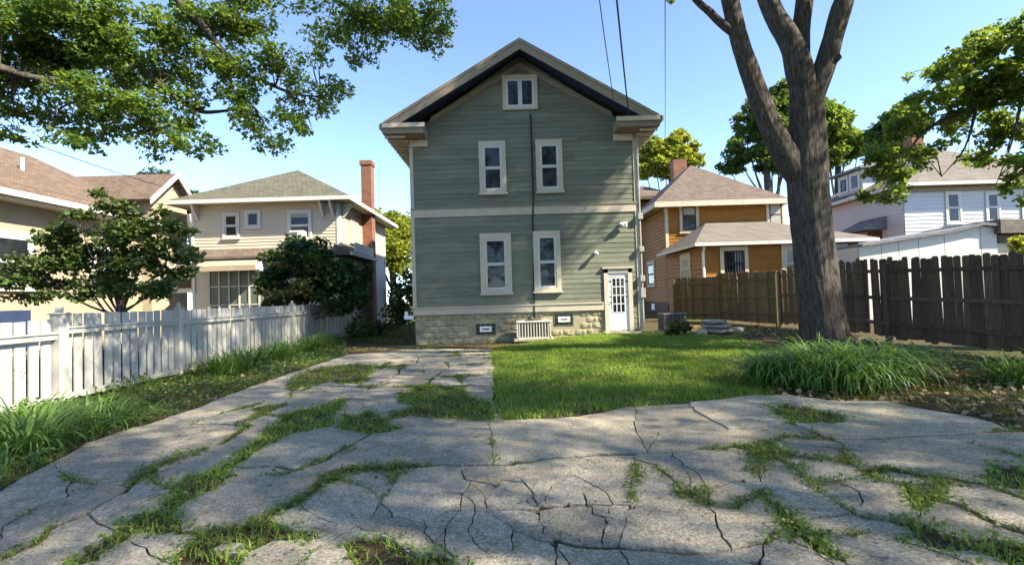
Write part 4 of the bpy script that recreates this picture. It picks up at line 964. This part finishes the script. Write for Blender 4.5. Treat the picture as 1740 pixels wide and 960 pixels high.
def overhang_left():
    t = thing('shade_tree', (-9.5, 4.6, 0), 'leafy branches of a tree hanging in from the upper left', 'tree'); B = M['bark']
    limb(t, [(-9.5, 4.6, -.1), (-9.45, 4.7, 1.5), (-9.4, 4.8, 3.5), (-9.2, 5.0, 6.0), (-8.9, 5.2, 8.2), (-8.7, 5.3, 11)], [.5, .36, .32, .28, .2, .08], B, 28, .12, 8, 'trunk', 3)
    r = Vector((-9.2, 5.0, 6.2)); r2 = Vector((-8.9, 5.2, 8.0))
    BR = [([r2, P(60, -190, 6.0), P(150, -20, 6.8), P(190, 50, 7.0), P(225, 100, 7.2), P(270, 143, 7.4), P(330, 186, 7.6), P(372, 190, 7.8), P(430, 180, 8)], [.12, .1, .075, .07, .06, .05, .035, .025, .01]),
          ([r2, P(180, -170, 6.4), P(300, 0, 7.2), P(345, 45, 7.4), P(382, 92, 7.6), P(413, 125, 7.8), P(452, 141, 8.0), P(500, 160, 8.2), P(545, 165, 8.4)], [.11, .09, .062, .055, .045, .038, .03, .02, .008]),
          ([r, P(-90, 90, 6.0), P(0, 115, 6.4), P(55, 132, 6.6), P(110, 138, 6.8), P(165, 158, 7.0), P(230, 185, 7.2), P(290, 230, 7.4)], [.11, .07, .05, .042, .036, .03, .02, .008]),
          ([r2, P(330, -200, 6.6), P(480, -70, 7.6), P(570, 0, 8.2), P(640, 30, 8.6), P(720, 40, 9)], [.1, .08, .05, .035, .025, .008]),
          ([P(55, 132, 6.6), P(110, 150, 6.5), P(170, 170, 6.5), P(220, 200, 6.6)], [.035, .025, .018, .006]), ([P(190, 50, 7), P(150, 20, 7), P(145, 60, 7)], [.03, .02, .008])]
    nodes = []
    for i, (p, rd) in enumerate(BR):
        limb(t, p, rd, B, 10, .06, 5, 'branch', i); nodes += [Vector(v) for v in spline(p, rd, 3)[0][4:]]
    cs = [(40, 40, 80, 55), (130, 25, 80, 45), (60, 110, 90, 45), (135, 100, 85, 55), (220, 55, 85, 55), (290, 45, 70, 45), (240, 125, 75, 45), (180, 165, 80, 36), (60, 185, 75, 26), (150, 212, 60, 30), (230, 208, 65, 36), (300, 180, 65, 45),
          (322, 245, 42, 30), (250, 252, 36, 18), (110, 236, 36, 16), (345, 105, 45, 34), (400, 55, 62, 45), (430, 15, 80, 36), (400, 130, 52, 44), (420, 190, 44, 44), (455, 243, 36, 26), (500, 215, 44, 26), (525, 168, 52, 36), (565, 150, 30, 34),
          (480, 100, 50, 34), (560, 35, 66, 36), (620, 55, 46, 38), (605, 92, 34, 18), (680, 40, 46, 40), (742, 58, 34, 36), (745, 15, 36, 26), (660, 12, 60, 22), (15, 225, 36, 14), (-60, 120, 70, 60), (-50, 20, 80, 60), (355, 20, 50, 26), (90, 60, 70, 40), (190, 110, 60, 40), (300, 120, 40, 30), (20, 150, 50, 30), (540, 90, 26, 20), (650, 30, 60, 36), (716, 40, 50, 34)]
    cl = []; tw = MB()
    for x, y, rx, ry in cs:
        Yd = 6.6+x/350+random.uniform(-.5, .7); s = Yd/FPX; c = P(x, y, Yd)
        cl.append((c, (rx*s, .55, ry*s), int(rx*ry*3.14/7)))
        nb = min(nodes, key=lambda v: (v-c).length)
        for k in range(4):
            e = c+Vector((random.uniform(-.7, .7)*rx*s, random.uniform(-.3, .3), random.uniform(-.8, .5)*ry*s)); mid = (nb+e)/2+Vector((random.uniform(-.1, .1), random.uniform(-.1, .1), random.uniform(0, .12)))
            tw.tube([nb, mid, e], [.012, .007, .003], 4)
    tag(tw.build('twigs', B, t), kind='stuff')
    for i in range(26): cl.append(((-9.3+random.uniform(-3, 2.2), 4.0+random.uniform(-3.5, 2.0), random.uniform(8.8, 12)), (1, 1, .7), 330))
    foliage('crown', cl, M['leaf_maple'], t, .062, LEAF6, .35, 12, .3, .45)
overhang_left()
def overhang_right():
    t = thing('shade_tree', (15.2, 9.2, 0), 'leafy boughs reaching in from the upper right edge', 'tree'); B = M['bark']
    limb(t, [(15.2, 9.2, -.1), (15.2, 9.2, 2), (15.1, 9.2, 4.5), (15.0, 9.0, 7), (14.8, 8.6, 10)], [.55, .42, .36, .3, .12], B, 24, .12, 8, 'trunk', 5)
    BR = [([(15.1, 9.2, 4.6), P(1900, 75, 11), P(1740, 148, 11.6), P(1660, 180, 11.9), P(1600, 205, 12.1), P(1560, 235, 12.3), P(1520, 300, 12.5)], [.2, .14, .09, .07, .05, .03, .01]),
          ([(15.0, 9.0, 6.5), P(1900, -60, 11), P(1760, 50, 11.6), P(1680, 95, 12), P(1600, 120, 12.4)], [.14, .1, .06, .04, .01]), ([P(1660, 180, 11.9), P(1640, 250, 11.8), P(1600, 300, 11.8)], [.04, .02, .006]),
          ([P(1740, 148, 11.6), P(1720, 240, 11.4), P(1690, 320, 11.4)], [.04, .02, .006])]
    nodes = []
    for i, (p, rd) in enumerate(BR): limb(t, p, rd, B, 10, .06, 5, 'branch', i); nodes += [Vector(v) for v in spline(p, rd, 3)[0][2:]]
    cs = [(1690, 55, 50, 30), (1735, 40, 40, 30), (1660, 90, 50, 30), (1720, 100, 50, 40), (1620, 110, 45, 26), (1640, 150, 60, 30), (1590, 160, 40, 28), (1710, 165, 50, 30), (1570, 120, 26, 14), (1540, 205, 36, 26), (1600, 205, 50, 26), (1530, 240, 40, 28), (1670, 210, 60, 28), (1720, 230, 50, 36),
          (1590, 250, 40, 18), (1510, 290, 40, 24), (1520, 325, 34, 20), (1500, 265, 26, 24), (1650, 260, 40, 16), (1730, 285, 40, 26), (1740, 325, 26, 26), (1690, 270, 40, 16), (1550, 280, 26, 14), (1780, 140, 60, 60), (1790, 260, 50, 60), (1800, 60, 50, 50), (1480, 330, 20, 12), (1545, 175, 20, 14), (1690, 130, 50, 30)]
    cl = []; tw = MB()
    for x, y, rx, ry in cs:
        Yd = 11.9+random.uniform(-.9, .9); s = Yd/FPX; c = P(x, y, Yd); cl.append((c, (rx*s, .7, ry*s), int(rx*ry*3.14/5.5)))
        nb = min(nodes, key=lambda v: (v-c).length)
        for k in range(3):
            e = c+Vector((random.uniform(-.7, .7)*rx*s, random.uniform(-.3, .3), random.uniform(-.7, .5)*ry*s)); tw.tube([nb, (nb+e)/2+Vector((0, 0, .08)), e], [.014, .009, .004], 4)
    tag(tw.build('twigs', B, t), kind='stuff')
    for i in range(130):
        x, y = 13.4+5.2*math.sqrt((i+.5)/130)*math.cos(i*2.39996), 4.4+5.8*math.sqrt((i+.5)/130)*math.sin(i*2.39996)
        if x*FPX/max(y, .5) < 930 and y > 2: 
            z0 = EYE+520*y/FPX+1.0
        else: z0 = 5.5
        q = (x, y, random.uniform(max(z0, 6), max(z0, 6)+5))
        if not sunspot(q): cl.append((q, (1.1, 1.1, .7), 250))
    foliage('crown', cl, M['leaf_right'], t, .10, LEAF4, .4, 8, .2, .4)
overhang_right()
def tree_behind():
    t = thing('shade_tree', (11.5, -2.2, 0), 'large tree behind the viewer that shades the cracked driveway', 'tree'); B = M['bark']
    limb(t, [(11.5, -2.2, -.1), (11.5, -2.2, 2), (11.3, -2.1, 5), (11.0, -1.8, 8), (10.6, -1.4, 12)], [.6, .45, .4, .3, .1], B, 24, .12, 8, 'trunk', 6)
    for i in range(7):
        a = i*.9; limb(t, [(11.2, -2, 5.5+i*.4), (11.2+1.6*math.cos(a), -2+1.6*math.sin(a), 7.2+i*.4), (11.2+3.6*math.cos(a), -2+3.6*math.sin(a), 8.6+i*.4)], [.16, .1, .03], B, 10, .06, 5, 'limb', i)
    cl = []
    for i in range(200):
        th = i*2.39996; rr = 6.4*math.sqrt((i+.5)/200); cl.append(((9.6+rr*math.cos(th), -1.6+rr*math.sin(th), random.uniform(7, 8+5*(1-(rr/6)**2)+1)), (1.0, 1.0, .8), 290))
    foliage('crown', cl, M['leaf_maple'], t, .11, LEAF4, .5, 5, 0., .8)
tree_behind()
def trees_beyond():
    for x, y, rr, hh, lab in ((-9, -17, 5.5, 15, 'tree across the alley behind the viewer, on the left'), (0.5, -19, 6, 16, 'tree across the alley straight behind the viewer'), (9.5, -18, 5.5, 15, 'tree across the alley behind the viewer, on the right')):
        t = thing('alley_tree', (x, y, 0), lab, 'tree', 'trees across the alley'); limb(t, [(x, y, -.1), (x, y, 3), (x+.2, y, hh*.6), (x+.3, y, hh)], [.4, .3, .2, .05], M['bark'], 12, .1, 5, 'trunk')
        cl = []
        for i in range(90): 
            a = random.uniform(0, 6.283); q = rr*math.sqrt(random.random()); cl.append(((x+q*math.cos(a), y+q*math.sin(a), random.uniform(2.2, hh)), (1.3, 1.3, 1), 90))
        foliage('crown', cl, M['leaf_far'], t, .28, LEAF4, .4, 4)
trees_beyond()
def simple_tree(name, label, trunk, clumps, leaf, size, cat='tree', group=None, n=5, sub=6, tmpl=LEAF4, tr=.2, fill=.5, forks=0, stems=()):
    t = thing(name, trunk, label, cat, group); top = Vector(np.mean([tuple(c[0]) for c in clumps], axis=0)); b = Vector(trunk)
    limb(t, [b-Vector((0, 0, .1)), b+(top-b)*.35+Vector((.05, 0, 0)), b+(top-b)*.7, top], [tr*1.3, tr, tr*.8, tr*.3], M['bark'], 10, .1, 5, 'trunk')
    for i, c in enumerate(clumps):
        if i % 2 == 0 or len(clumps) < 12:
            e = Vector(c[0]); s = b+(top-b)*random.uniform(.3, .7)
            limb(t, [s, (s+e)/2+Vector((0, 0, -.1*(e-s).length)), e], [tr*.35, tr*.2, tr*.06], M['bark'], 6, 0, 4, 'branch')
    foliage('crown', clumps, leaf, t, size, tmpl, .5, sub, 0., fill); return t
def pc(Y, lst, dens, dy=1.0):
    out = []
    for x, y, rx, ry in lst:
        s = Y/FPX; out.append((P(x, y, Y+random.uniform(-.4, .4)*dy), (rx*s, min(rx, ry)*s*1.1, ry*s), int(rx*ry*dens))) 
    return out
# small tree behind the white fence
c = pc(11.0, [(60, 450, 60, 26), (100, 400, 50, 22), (140, 440, 60, 26), (200, 400, 50, 24), (250, 385, 46, 20), (190, 350, 40, 14), (165, 330, 20, 10), (280, 420, 44, 20), (310, 440, 36, 12), (230, 450, 60, 28), (180, 480, 60, 22), (100, 480, 50, 14), (250, 490, 50, 20), (40, 465, 40, 16), (130, 365, 30, 10), (290, 385, 26, 12), (320, 395, 20, 8), (60, 505, 60, 8), (200, 430, 40, 20), (300, 465, 40, 14), (120, 420, 40, 14), (20, 480, 40, 12), (150, 500, 46, 12), (330, 430, 20, 8), (270, 360, 20, 8), (215, 365, 30, 10)], .62)
simple_tree('dogwood_tree', 'small dark tree with layered branches behind the white fence', G(205, 560)*1.0+Vector((-3.0, 2.4, 0)) if False else Vector((-8.55, 11.2, 0)), c, M['leaf_dog'], .095, sub=16, tr=.09, fill=.5)
c = pc(18.6, [(520, 430, 50, 26), (480, 450, 50, 26), (560, 450, 50, 30), (600, 470, 36, 30), (450, 480, 36, 28), (520, 480, 60, 36), (580, 500, 50, 34), (470, 505, 50, 22), (500, 415, 26, 14), (610, 500, 20, 24), (545, 470, 50, 40)], 1.1)
simple_tree('bush', 'large dark leafy bush before the cream house', Vector((-7.35, 20.9, 0)) if False else Vector((-8.3, 19.2, 0)), c, M['leaf_dark'], .15, 'bush', sub=10, tr=.1, fill=.45)
c = pc(18.0, [(500, 490, 44, 14), (470, 500, 30, 10), (520, 480, 24, 8), (480, 452, 30, 6)], .45)
simple_tree('bush', 'pale flowering shrub in front of the large dark bush', Vector((-8.2, 18.3, 0)), c, M['leaf_dogrust'], .12, 'bush', sub=8, tr=.03, fill=.5)
c = pc(21.0, [(655, 545, 30, 22), (620, 560, 30, 18), (680, 520, 24, 30), (690, 490, 20, 30), (640, 575, 30, 10), (600, 545, 20, 22), (600, 570, 26, 14)], .5)
simple_tree('bush', 'low green bush beside the red brick chimney', Vector((-5.6, 21, 0)), c, M['leaf_dog'], .14, 'bush', sub=8, tr=.05)
c = pc(30.0, [(690, 510, 20, 40), (672, 500, 16, 30)], 1.2)
simple_tree('bush', 'dark tall shrub in the shady gap left of the green house', Vector((-6.6, 30, 0)), c, M['leaf_dark'], .2, 'bush', sub=8, tr=.06)
c = pc(45.0, [(650, 380, 36, 30), (690, 400, 40, 40), (625, 365, 20, 14), (680, 440, 40, 34), (640, 430, 30, 30), (670, 410, 40, 40)], 2.2)
simple_tree('background_tree', 'bright lime tree behind the red brick chimney', Vector((-10.5, 45, 0)), c, M['leaf_yel'], .26, sub=9, tr=.3)
c = pc(42.0, [(1110, 255, 36, 24), (1150, 250, 36, 26), (1175, 275, 26, 20), (1095, 285, 30, 22), (1140, 285, 46, 20), (1165, 235, 12, 10), (1130, 265, 50, 30), (1170, 255, 20, 18)], 2.8)
simple_tree('background_tree', 'yellow-green tree rising right behind the green house eave', Vector((13, 42, 0)), c, M['leaf_yel'], .25, sub=12, tr=.3, fill=.34)
c = pc(46.0, [(1290, 200, 46, 40), (1330, 160, 36, 24), (1270, 250, 40, 30), (1350, 210, 60, 50), (1300, 270, 60, 26), (1240, 285, 26, 14), (1330, 260, 50, 40), (1260, 210, 20, 16), (1310, 215, 60, 50), (1340, 180, 46, 36), (1250, 260, 30, 24)], 2.2)
simple_tree('background_tree', 'dark green tree crown showing left of the maple trunk', Vector((24.5, 46, 0)), c, M['leaf_far'], .28, sub=12, tr=.4, fill=.34)
c = pc(48.0, [(1420, 215, 30, 36), (1440, 245, 36, 28), (1420, 270, 36, 24), (1400, 190, 20, 20), (1460, 250, 16, 16), (1425, 240, 46, 40), (1400, 210, 36, 36)], 2.2)
simple_tree('background_tree', 'sunlit green tree crown showing right of the maple trunk', Vector((31.5, 48, 0)), c, M['leaf_right'], .28, sub=12, tr=.4, fill=.34)
c = pc(40.0, [(1520, 220, 40, 36), (1560, 200, 40, 30), (1500, 250, 30, 24), (1550, 260, 40, 26)], 1.8)
simple_tree('background_tree', 'green tree behind the white house roof', Vector((32, 40, 0)), c, M['leaf_far'], .32, sub=9, tr=.35)
c = pc(50.0, [(330, 330, 20, 8), (345, 340, 20, 10), (260, 295, 30, 8)], .9)
simple_tree('background_tree', 'far tree top between the tan and cream houses', Vector((-31, 50, 0)), c, M['leaf_far'], .36, sub=6, tr=.3)
c = pc(15.0, [(1730, 412, 18, 12), (1750, 425, 30, 20)], .9)
simple_tree('bush', 'yellow-green shrub peeping over the fence at right edge', Vector((15.4, 15, 0)), c, M['leaf_yel'], .11, 'bush', sub=6, tr=.04)
c = pc(15.2, [(1152, 553, 20, 15), (1165, 552, 16, 12), (1148, 565, 18, 8)], 1.6, .3)
simple_tree('bush', 'small dark green bush covering the grey condenser', Vector((5.3, 15.2, .15)), c, M['leaf_dog'], .08, 'bush', sub=6, tr=.03)

# ------------------------------------------------------------------ strap-leaved plants
def lily(label, x, y, rad, L, n, mat='lily', group='strap-leaved daylily clumps', w=.028, rise=(.7, 1.45), arch=(1.4, 2.6)):
    z = float(H(x, y))-.03; p = np.stack([x+RS.normal(size=n)*rad*.42, y+RS.normal(size=n)*rad*.42, np.full(n, z)], 1)
    az = np.arctan2(p[:, 1]-y, p[:, 0]-x)+RS.normal(size=n)*.8
    V, F = strap(p, L*RS.uniform(.6, 1.1, n), w*RS.uniform(.7, 1.2, n), az, RS.uniform(*rise, n), RS.uniform(*arch, n))
    o = fobj('daylily', V-np.array([x, y, z]), F, M[mat]); o.location = (x, y, z); return tag(o, label, 'plant', group)
lily('biggest daylily clump, bright green, below the maple trunk', 4.95, 7.75, .7, 1.1, 950, w=.036, rise=(1.0, 1.5), arch=(2.4, 3.6)); lily('daylily clump at the left of the big one under the maple', 4.25, 8.0, .5, .95, 420, w=.034, rise=(1.0, 1.5), arch=(2.4, 3.4))
lily('darker daylily clump right of the big one under the maple', 5.9, 8.2, .6, 1.1, 520, w=.034, rise=(1.0, 1.5), arch=(2.4, 3.4)); lily('daylily clump behind the big one, against the maple trunk', 5.5, 8.9, .55, .9, 360)
lily('dark strap-leaved plant at the right edge by the fence', 7.6, 7.5, .4, .7, 260); lily('second dark plant at the right edge, nearer the frame', 8.3, 7.6, .4, .75, 260)
lily('long-leaved daylily at the lower left corner', -5.35, 5.5, .45, .75, 300); lily('daylily in the lower left corner, nearest the fence', -6.1, 6.3, .4, .62, 240); lily('daylily next to the lower left corner clump, along the paving', -5.35, 6.5, .36, .6, 220)
for i, (x, y) in enumerate(((-6.35, 11.0), (-6.4, 12.0), (-6.3, 13.1), (-6.4, 14.3), (-6.3, 15.6), (-6.4, 16.9))):
    od = ('first', 'second', 'third', 'fourth', 'fifth', 'sixth')[i]
    lily(od+' upright daylily from the front, in the row along the white fence', x, y, .36, .72, 230, rise=(1.0, 1.5), arch=(1.0, 2.2))
# ------------------------------------------------------------------ grass, weeds, litter
def blade_obj(name, pts, h, w, lean, mat, label, cat, nseg=2):
    p = np.column_stack([pts, H(pts[:, 0], pts[:, 1])-.018]); n = len(p)
    V, F = blades(p, h if np.ndim(h) else h*RS.uniform(.5, 1.2, n), w*RS.uniform(.6, 1.3, n), lean*RS.uniform(.2, 1.6, n), nseg)
    return tag(fobj(name, V, F, M[mat]), label, cat, None, 'stuff')
LAWN = [gxy(q) for q in ((838, 596), (841, 650), (848, 716), (900, 709), (960, 703), (1080, 692), (1190, 680), (1300, 673), (1330, 650), (1345, 620), (1330, 600), (1250, 583), (1170, 578), (1090, 574), (1000, 577), (930, 582))]
p = scatter(LAWN, 125000); p = p+RS.normal(size=p.shape)*.08; k = vnoise(p[:, 0], p[:, 1], 1.3, 2)+.5*vnoise(p[:, 0], p[:, 1], 4.1, 7); keep = RS.uniform(-1, 1.2, len(p)) < .35+.9*k; DRYL = p[~keep][::2]; p = p[keep]
hh = (.065+.035*vnoise(p[:, 0], p[:, 1], 1.7, 5))*RS.uniform(.4, 1.5, len(p))+.02
blade_obj('lawn_grass', p, hh, .011, .9, 'grass', 'short green lawn between the paving and the house', 'grass')
blade_obj('dry_lawn_grass', DRYL, .05, .010, 1.3, 'drygrass', 'dry straw blades in the thin spots of the lawn', 'grass')
# clover and low leaves in the lawn
p = scatter(LAWN, 9000); q = np.column_stack([p, H(p[:, 0], p[:, 1])+RS.uniform(.005, .05, len(p))]); V, F = leaves(q, .035, LEAF4, 1.6)
tag(fobj('lawn_clover', V, F, M['weed']), 'low clover leaves among the lawn grass', 'grass', None, 'stuff')
pts = []
dens = dict(a=1500, b=900, c=1500, d=1300, e=1500, f=1000, g=1300, h=700, i=900, j=1200, k=700, l=1500, m=900)
for kk, poly in PATCH_G.items():
    q = scatter(poly, int(area(poly)*dens[kk]*1.0)); g = vnoise(q[:, 0], q[:, 1], 3.2, 4)+.6*vnoise(q[:, 0], q[:, 1], 9, 1); q = q+RS.normal(size=q.shape)*.045; pts.append(q[RS.uniform(-1, 1, len(q)) < g*1.3-.1])
for poly in PATCH_G.values():
    a = np.array(poly); b = np.repeat(a, 9, axis=0); pts.append(b+RS.normal(size=b.shape)*.03)
p = np.concatenate(pts); blade_obj('patch_grass', p, .075, .009, 1.1, 'grass', 'tufts of green grass where the concrete has broken away', 'grass')
q = p[RS.uniform(0, 1, len(p)) < .35]+RS.normal(size=(1, 2))*.0; q3 = np.column_stack([q, H(q[:, 0], q[:, 1])+RS.uniform(-.01, .04, len(q))]); V, F = leaves(q3, .034, LEAF4, 1.3)
tag(fobj('patch_weeds', V, F, M['weed']), 'low broad weeds growing in the broken paving', 'weeds', None, 'stuff')
pts = []; dry = [scatter(poly, int(area(poly)*260)) for poly in PATCH_G.values()]; HEAVY = {i: .25 for i in range(13, 17)}; HEAVY.update({i: .2 for i in range(25, 38)}); HEAVY.update({i: .55 for i in range(0)}); MAINJ = len(CR)
for i, c in enumerate(CR):
    x0, y0 = c[0]
    if i in HEAVY: HEAVY[i] = .35
    if x0 < 620 and i not in HEAVY: HEAVY[i] = .3
    if abs(x0+34.5) < 1: HEAVY[i] = .95                     # the long grassy joint on the left
    if (abs(x0-389.7) < 1 and y0 > 800) or (abs(x0-600) < 1 and y0 > 780) or (x0 > 1100 and 760 < y0 < 900 and i > 25): HEAVY[i] = .7
for li, g in enumerate(WEEDLINES):
    a = np.array(g); hv = HEAVY.get(li, .3 if len(CR) <= li < len(CR)+11 else 0)
    for i in range(len(a)-1):
        x, y = a[i]; v = vnoise(x, y, 1.15, 9)+.5*vnoise(x, y, 3.7, 1)+hv
        if v > .4:
            n = int((10+45*min(v-.4, 1))*(.7+.05*y)); pts.append(a[i]+(a[i+1]-a[i])*RS.uniform(0, 1, (n, 1))+RS.normal(size=(n, 2))*(.014+.055*min(max(0, v-.5), 1)))
        elif v > .1: dry.append(a[i]+(a[i+1]-a[i])*RS.uniform(0, 1, (9, 1))+RS.normal(size=(9, 2))*.014)
p = np.concatenate(pts); p = p[inpoly(p[:, 0], p[:, 1], EDGE_G)]; q = p[::4]; q3 = np.column_stack([q, H(q[:, 0], q[:, 1])+RS.uniform(-.005, .035, len(q))]); V, F = leaves(q3, .032, LEAF4, 1.2); tag(fobj('crack_weeds', V, F, M['weed']), 'small broad-leaved weeds sprouting along the driveway cracks', 'weeds', None, 'stuff')
blade_obj('crack_grass', p, .07, .008, 1.0, 'weed', 'fine grass growing out of the driveway cracks', 'grass')
p = np.concatenate(dry); p = p[inpoly(p[:, 0], p[:, 1], EDGE_G)]; blade_obj('dry_crack_grass', p, .035, .006, 1.4, 'drygrass', 'dry straw coloured grass in the driveway cracks', 'grass')
# edge growth along the slab margin and under the fences
LEFTBED = [gxy(q) for q in ((-60, 850), (0, 834), (150, 750), (330, 692), (430, 654), (530, 621), (590, 602))]+[(-6.9, 20.5), (-7.5, 19.5), (-7.3, 5.0), (-6.3, 4.2)]
p = scatter(LEFTBED, 26000); g = vnoise(p[:, 0], p[:, 1], 1.4, 6); p = p[RS.uniform(-1, 1, len(p)) < g*.9+.1]
blade_obj('bed_grass', p, .075, .011, 1.0, 'weed', 'rough grass and weeds in the bed along the white fence', 'weeds')
p = scatter(LEFTBED, 16000); g = vnoise(p[:, 0], p[:, 1], 1.1, 2)+.35*(p[:, 0] < -5.6); ok = RS.uniform(-1, 1, len(p)) < g; p = p[ok]; g = g[ok]
q = np.column_stack([p, np.clip(RS.uniform(0, .15, len(p))*(.5+np.maximum(g, 0)), .01, .4)]); V, F = leaves(q, .055, LEAF4, .9)
tag(fobj('bed_weeds', V, F, M['bedleaf']), 'broad-leaved ground cover between the daylilies and the driveway', 'weeds', None, 'stuff')
RBED = [gxy(q) for q in ((1300, 673), (1330, 672), (1430, 682), (1570, 684), (1660, 710), (1740, 735), (1900, 800))]+[(10.2, 7.0), (9.6, 10), (9.1, 14), (9.1, 17), (8.2, 19.8), (6.6, 20.5), (6.0, 17.0), (6.8, 15.4), (7.2, 13.6)]
p = scatter(RBED, 26000); g = vnoise(p[:, 0], p[:, 1], 1.2, 8); p = p[RS.uniform(-1, 1, len(p)) < g*.8-.15]
blade_obj('shade_grass', p, .09, .010, 1.1, 'weed', 'thin shaded grass in the leafy bed under the maple', 'grass')
p = np.concatenate([scatter(RBED, 5200), scatter(LEFTBED, 250)]); q = np.column_stack([p, H(p[:, 0], p[:, 1])+RS.uniform(-.02, .03, len(p))]); V, F = leaves(q, .075, LEAF4, 1.4)
tag(fobj('leaf_litter', V, F, M['litter']), 'dead brown leaves lying in the planting beds', 'leaves', None, 'stuff')
p = scatter(EDGE_G, 2600); p = p[(p[:, 1] < 14)]; q = np.column_stack([p, np.full(len(p), .014)+H(p[:, 0], p[:, 1])]); V, F = leaves(q, .022, LEAF4, 3.5, .6)
tag(fobj('driveway_litter', V, F, M['litter']), 'small dry leaves and seeds scattered on the concrete', 'leaves', None, 'stuff')
p = scatter([(-7.62, 4.5), (-7.75, 19.5), (-8.9, 19.5), (-8.9, 4.5)], 9000); blade_obj('tall_weeds', p, .95, .03, .5, 'darkweed', 'tall dark weeds growing behind the white fence', 'weeds', 3)
FAR = [(-7.2, 20), (-3.5, 17.2), (-3.4, 30), (-7.2, 40)]
p = scatter(FAR, 9000); blade_obj('side_grass', p, .16, .02, 1.0, 'weed', 'grass on the narrow path left of the green house', 'grass')
STRIP = [gxy(q) for q in ((560, 602), (600, 588), (705, 588), (835, 580), (900, 583), (838, 596), (700, 596), (600, 606))]
p = scatter(STRIP, 5000); p = p[RS.uniform(-1, 1, len(p)) < vnoise(p[:, 0], p[:, 1], 2.1, 3)]; blade_obj('strip_grass', p, .06, .012, 1.0, 'drygrass', 'thin straw coloured grass strip at the foot of the house', 'grass')

# ------------------------------------------------------------------ condensers, stones, cables
def condenser(label, x0, x1, y0, y1, z0, z1, body, side):
    o = thing('air_conditioner', ((x0+x1)/2, (y0+y1)/2, z0-.07), label, 'air conditioner')
    MB().box(WORLD, x0-.1, x1+.1, y0-.1, y1+.1, z0-.09, z0-.002).build('pad', M['conc'], o, .01)
    MB().box(WORLD, x0+.03, x1-.03, y0+.03, y1-.03, z0, z1-.06).build('coil', side, o)
    for x in (x0, x1-.05):
        for y in (y0, y1-.05): MB().box(WORLD, x, x+.05, y, y+.05, z0, z1-.05).build('corner_post', body, o)
    n = int((x1-x0)/.085)
    for i in range(1, n): x = x0+(x1-x0)*i/n; MB().box(WORLD, x-.016, x+.016, y0, y0+.025, z0+.03, z1-.06).build('guard_bar', body, o)
    n = int((y1-y0)/.1)
    for i in range(1, n): y = y0+(y1-y0)*i/n; MB().box(WORLD, x0, x0+.02, y-.012, y+.012, z0+.03, z1-.06).build('guard_bar', body, o)
    MB().box(WORLD, x0, x1, y0, y1, z0, z0+.035).build('base_pan', body, o)
    l = MB().box(WORLD, x0-.02, x1+.02, y0-.02, y1+.02, z1-.055, z1).build('lid', body, o, .012)
    MB().tube([((x0+x1)/2, (y0+y1)/2, z1-.01), ((x0+x1)/2, (y0+y1)/2, z1+.03)], [.3, .27], 16).build('fan_grille', side, l)
condenser('beige caged condenser standing on the lawn against the green house', .12, 1.22, 15.95, 16.7, .17, .72, M['acmetal'], M['acgrill'])
condenser('grey condenser right of the house, half hidden by a bush', 4.8, 5.5, 15.8, 16.5, .26, .84, M['acdark'], M['acgrill'])
def stone(label, x, y, z, sx, sy, sz):
    bm = bmesh.new(); bmesh.ops.create_icosphere(bm, subdivisions=3, radius=1)
    s0 = random.random()*9
    for v in bm.verts:
        c = v.co; k = 1+.18*math.sin(c.x*3+s0)*math.cos(c.y*4+s0)+.08*math.sin(c.x*9+c.y*7+s0); c.x = math.copysign(abs(c.x)**.7, c.x)*sx*k; c.y = math.copysign(abs(c.y)**.7, c.y)*sy*k; c.z = math.copysign(abs(c.z)**.45, c.z)*sz
    me = bpy.data.meshes.new('stone'); bm.to_mesh(me); bm.free(); me.materials.append(M['stone']); o = link('stone', me, None, (x, y, z)); o.rotation_euler.z = random.random()*3
    for q in me.polygons: q.use_smooth = True
    tag(o, label, 'stone', 'flat stones piled beside the condenser')
stone('pale top stone of the pile beside the bush', 6.3, 15.6, .55, .42, .3, .06); stone('middle stone of the pile beside the bush', 6.35, 15.55, .42, .44, .34, .065); stone('bottom stone of the pile beside the bush', 6.3, 15.6, .27, .5, .36, .08)
stone('small stone at the right foot of the stone pile', 6.95, 15.5, .27, .22, .2, .09); stone('small stone at the left foot of the stone pile', 5.75, 15.2, .25, .2, .16, .08)
def cable(label, a, b, r, sag):
    a, b = Vector(a), Vector(b); pts = [a.lerp(b, i/24)-Vector((0, 0, sag*4*(i/24)*(1-i/24))) for i in range(25)]
    o = MB().tube(pts, [r]*25, 6).build('overhead_cable', M['cable']); tag(o, label, 'cable', 'overhead cables')
cable('thin twisted wire, leftmost above the green house gable', P(1008, -80, 9.0), P(1043, 172, 16.2), .012, .12)
cable('thick black service cable ending at the right eave', P(1040, -80, 9.0), P(1069, 200, 16.3), .021, .10)
cable('straight thin wire dropping right of the green house eave', P(1130, -80, 14.0), P(1130, 262, 44), .017, .2)
cable('thin wire crossing above the tan house roof', P(-60, 200, 13), P(345, 336, 23.5), .012, .15)
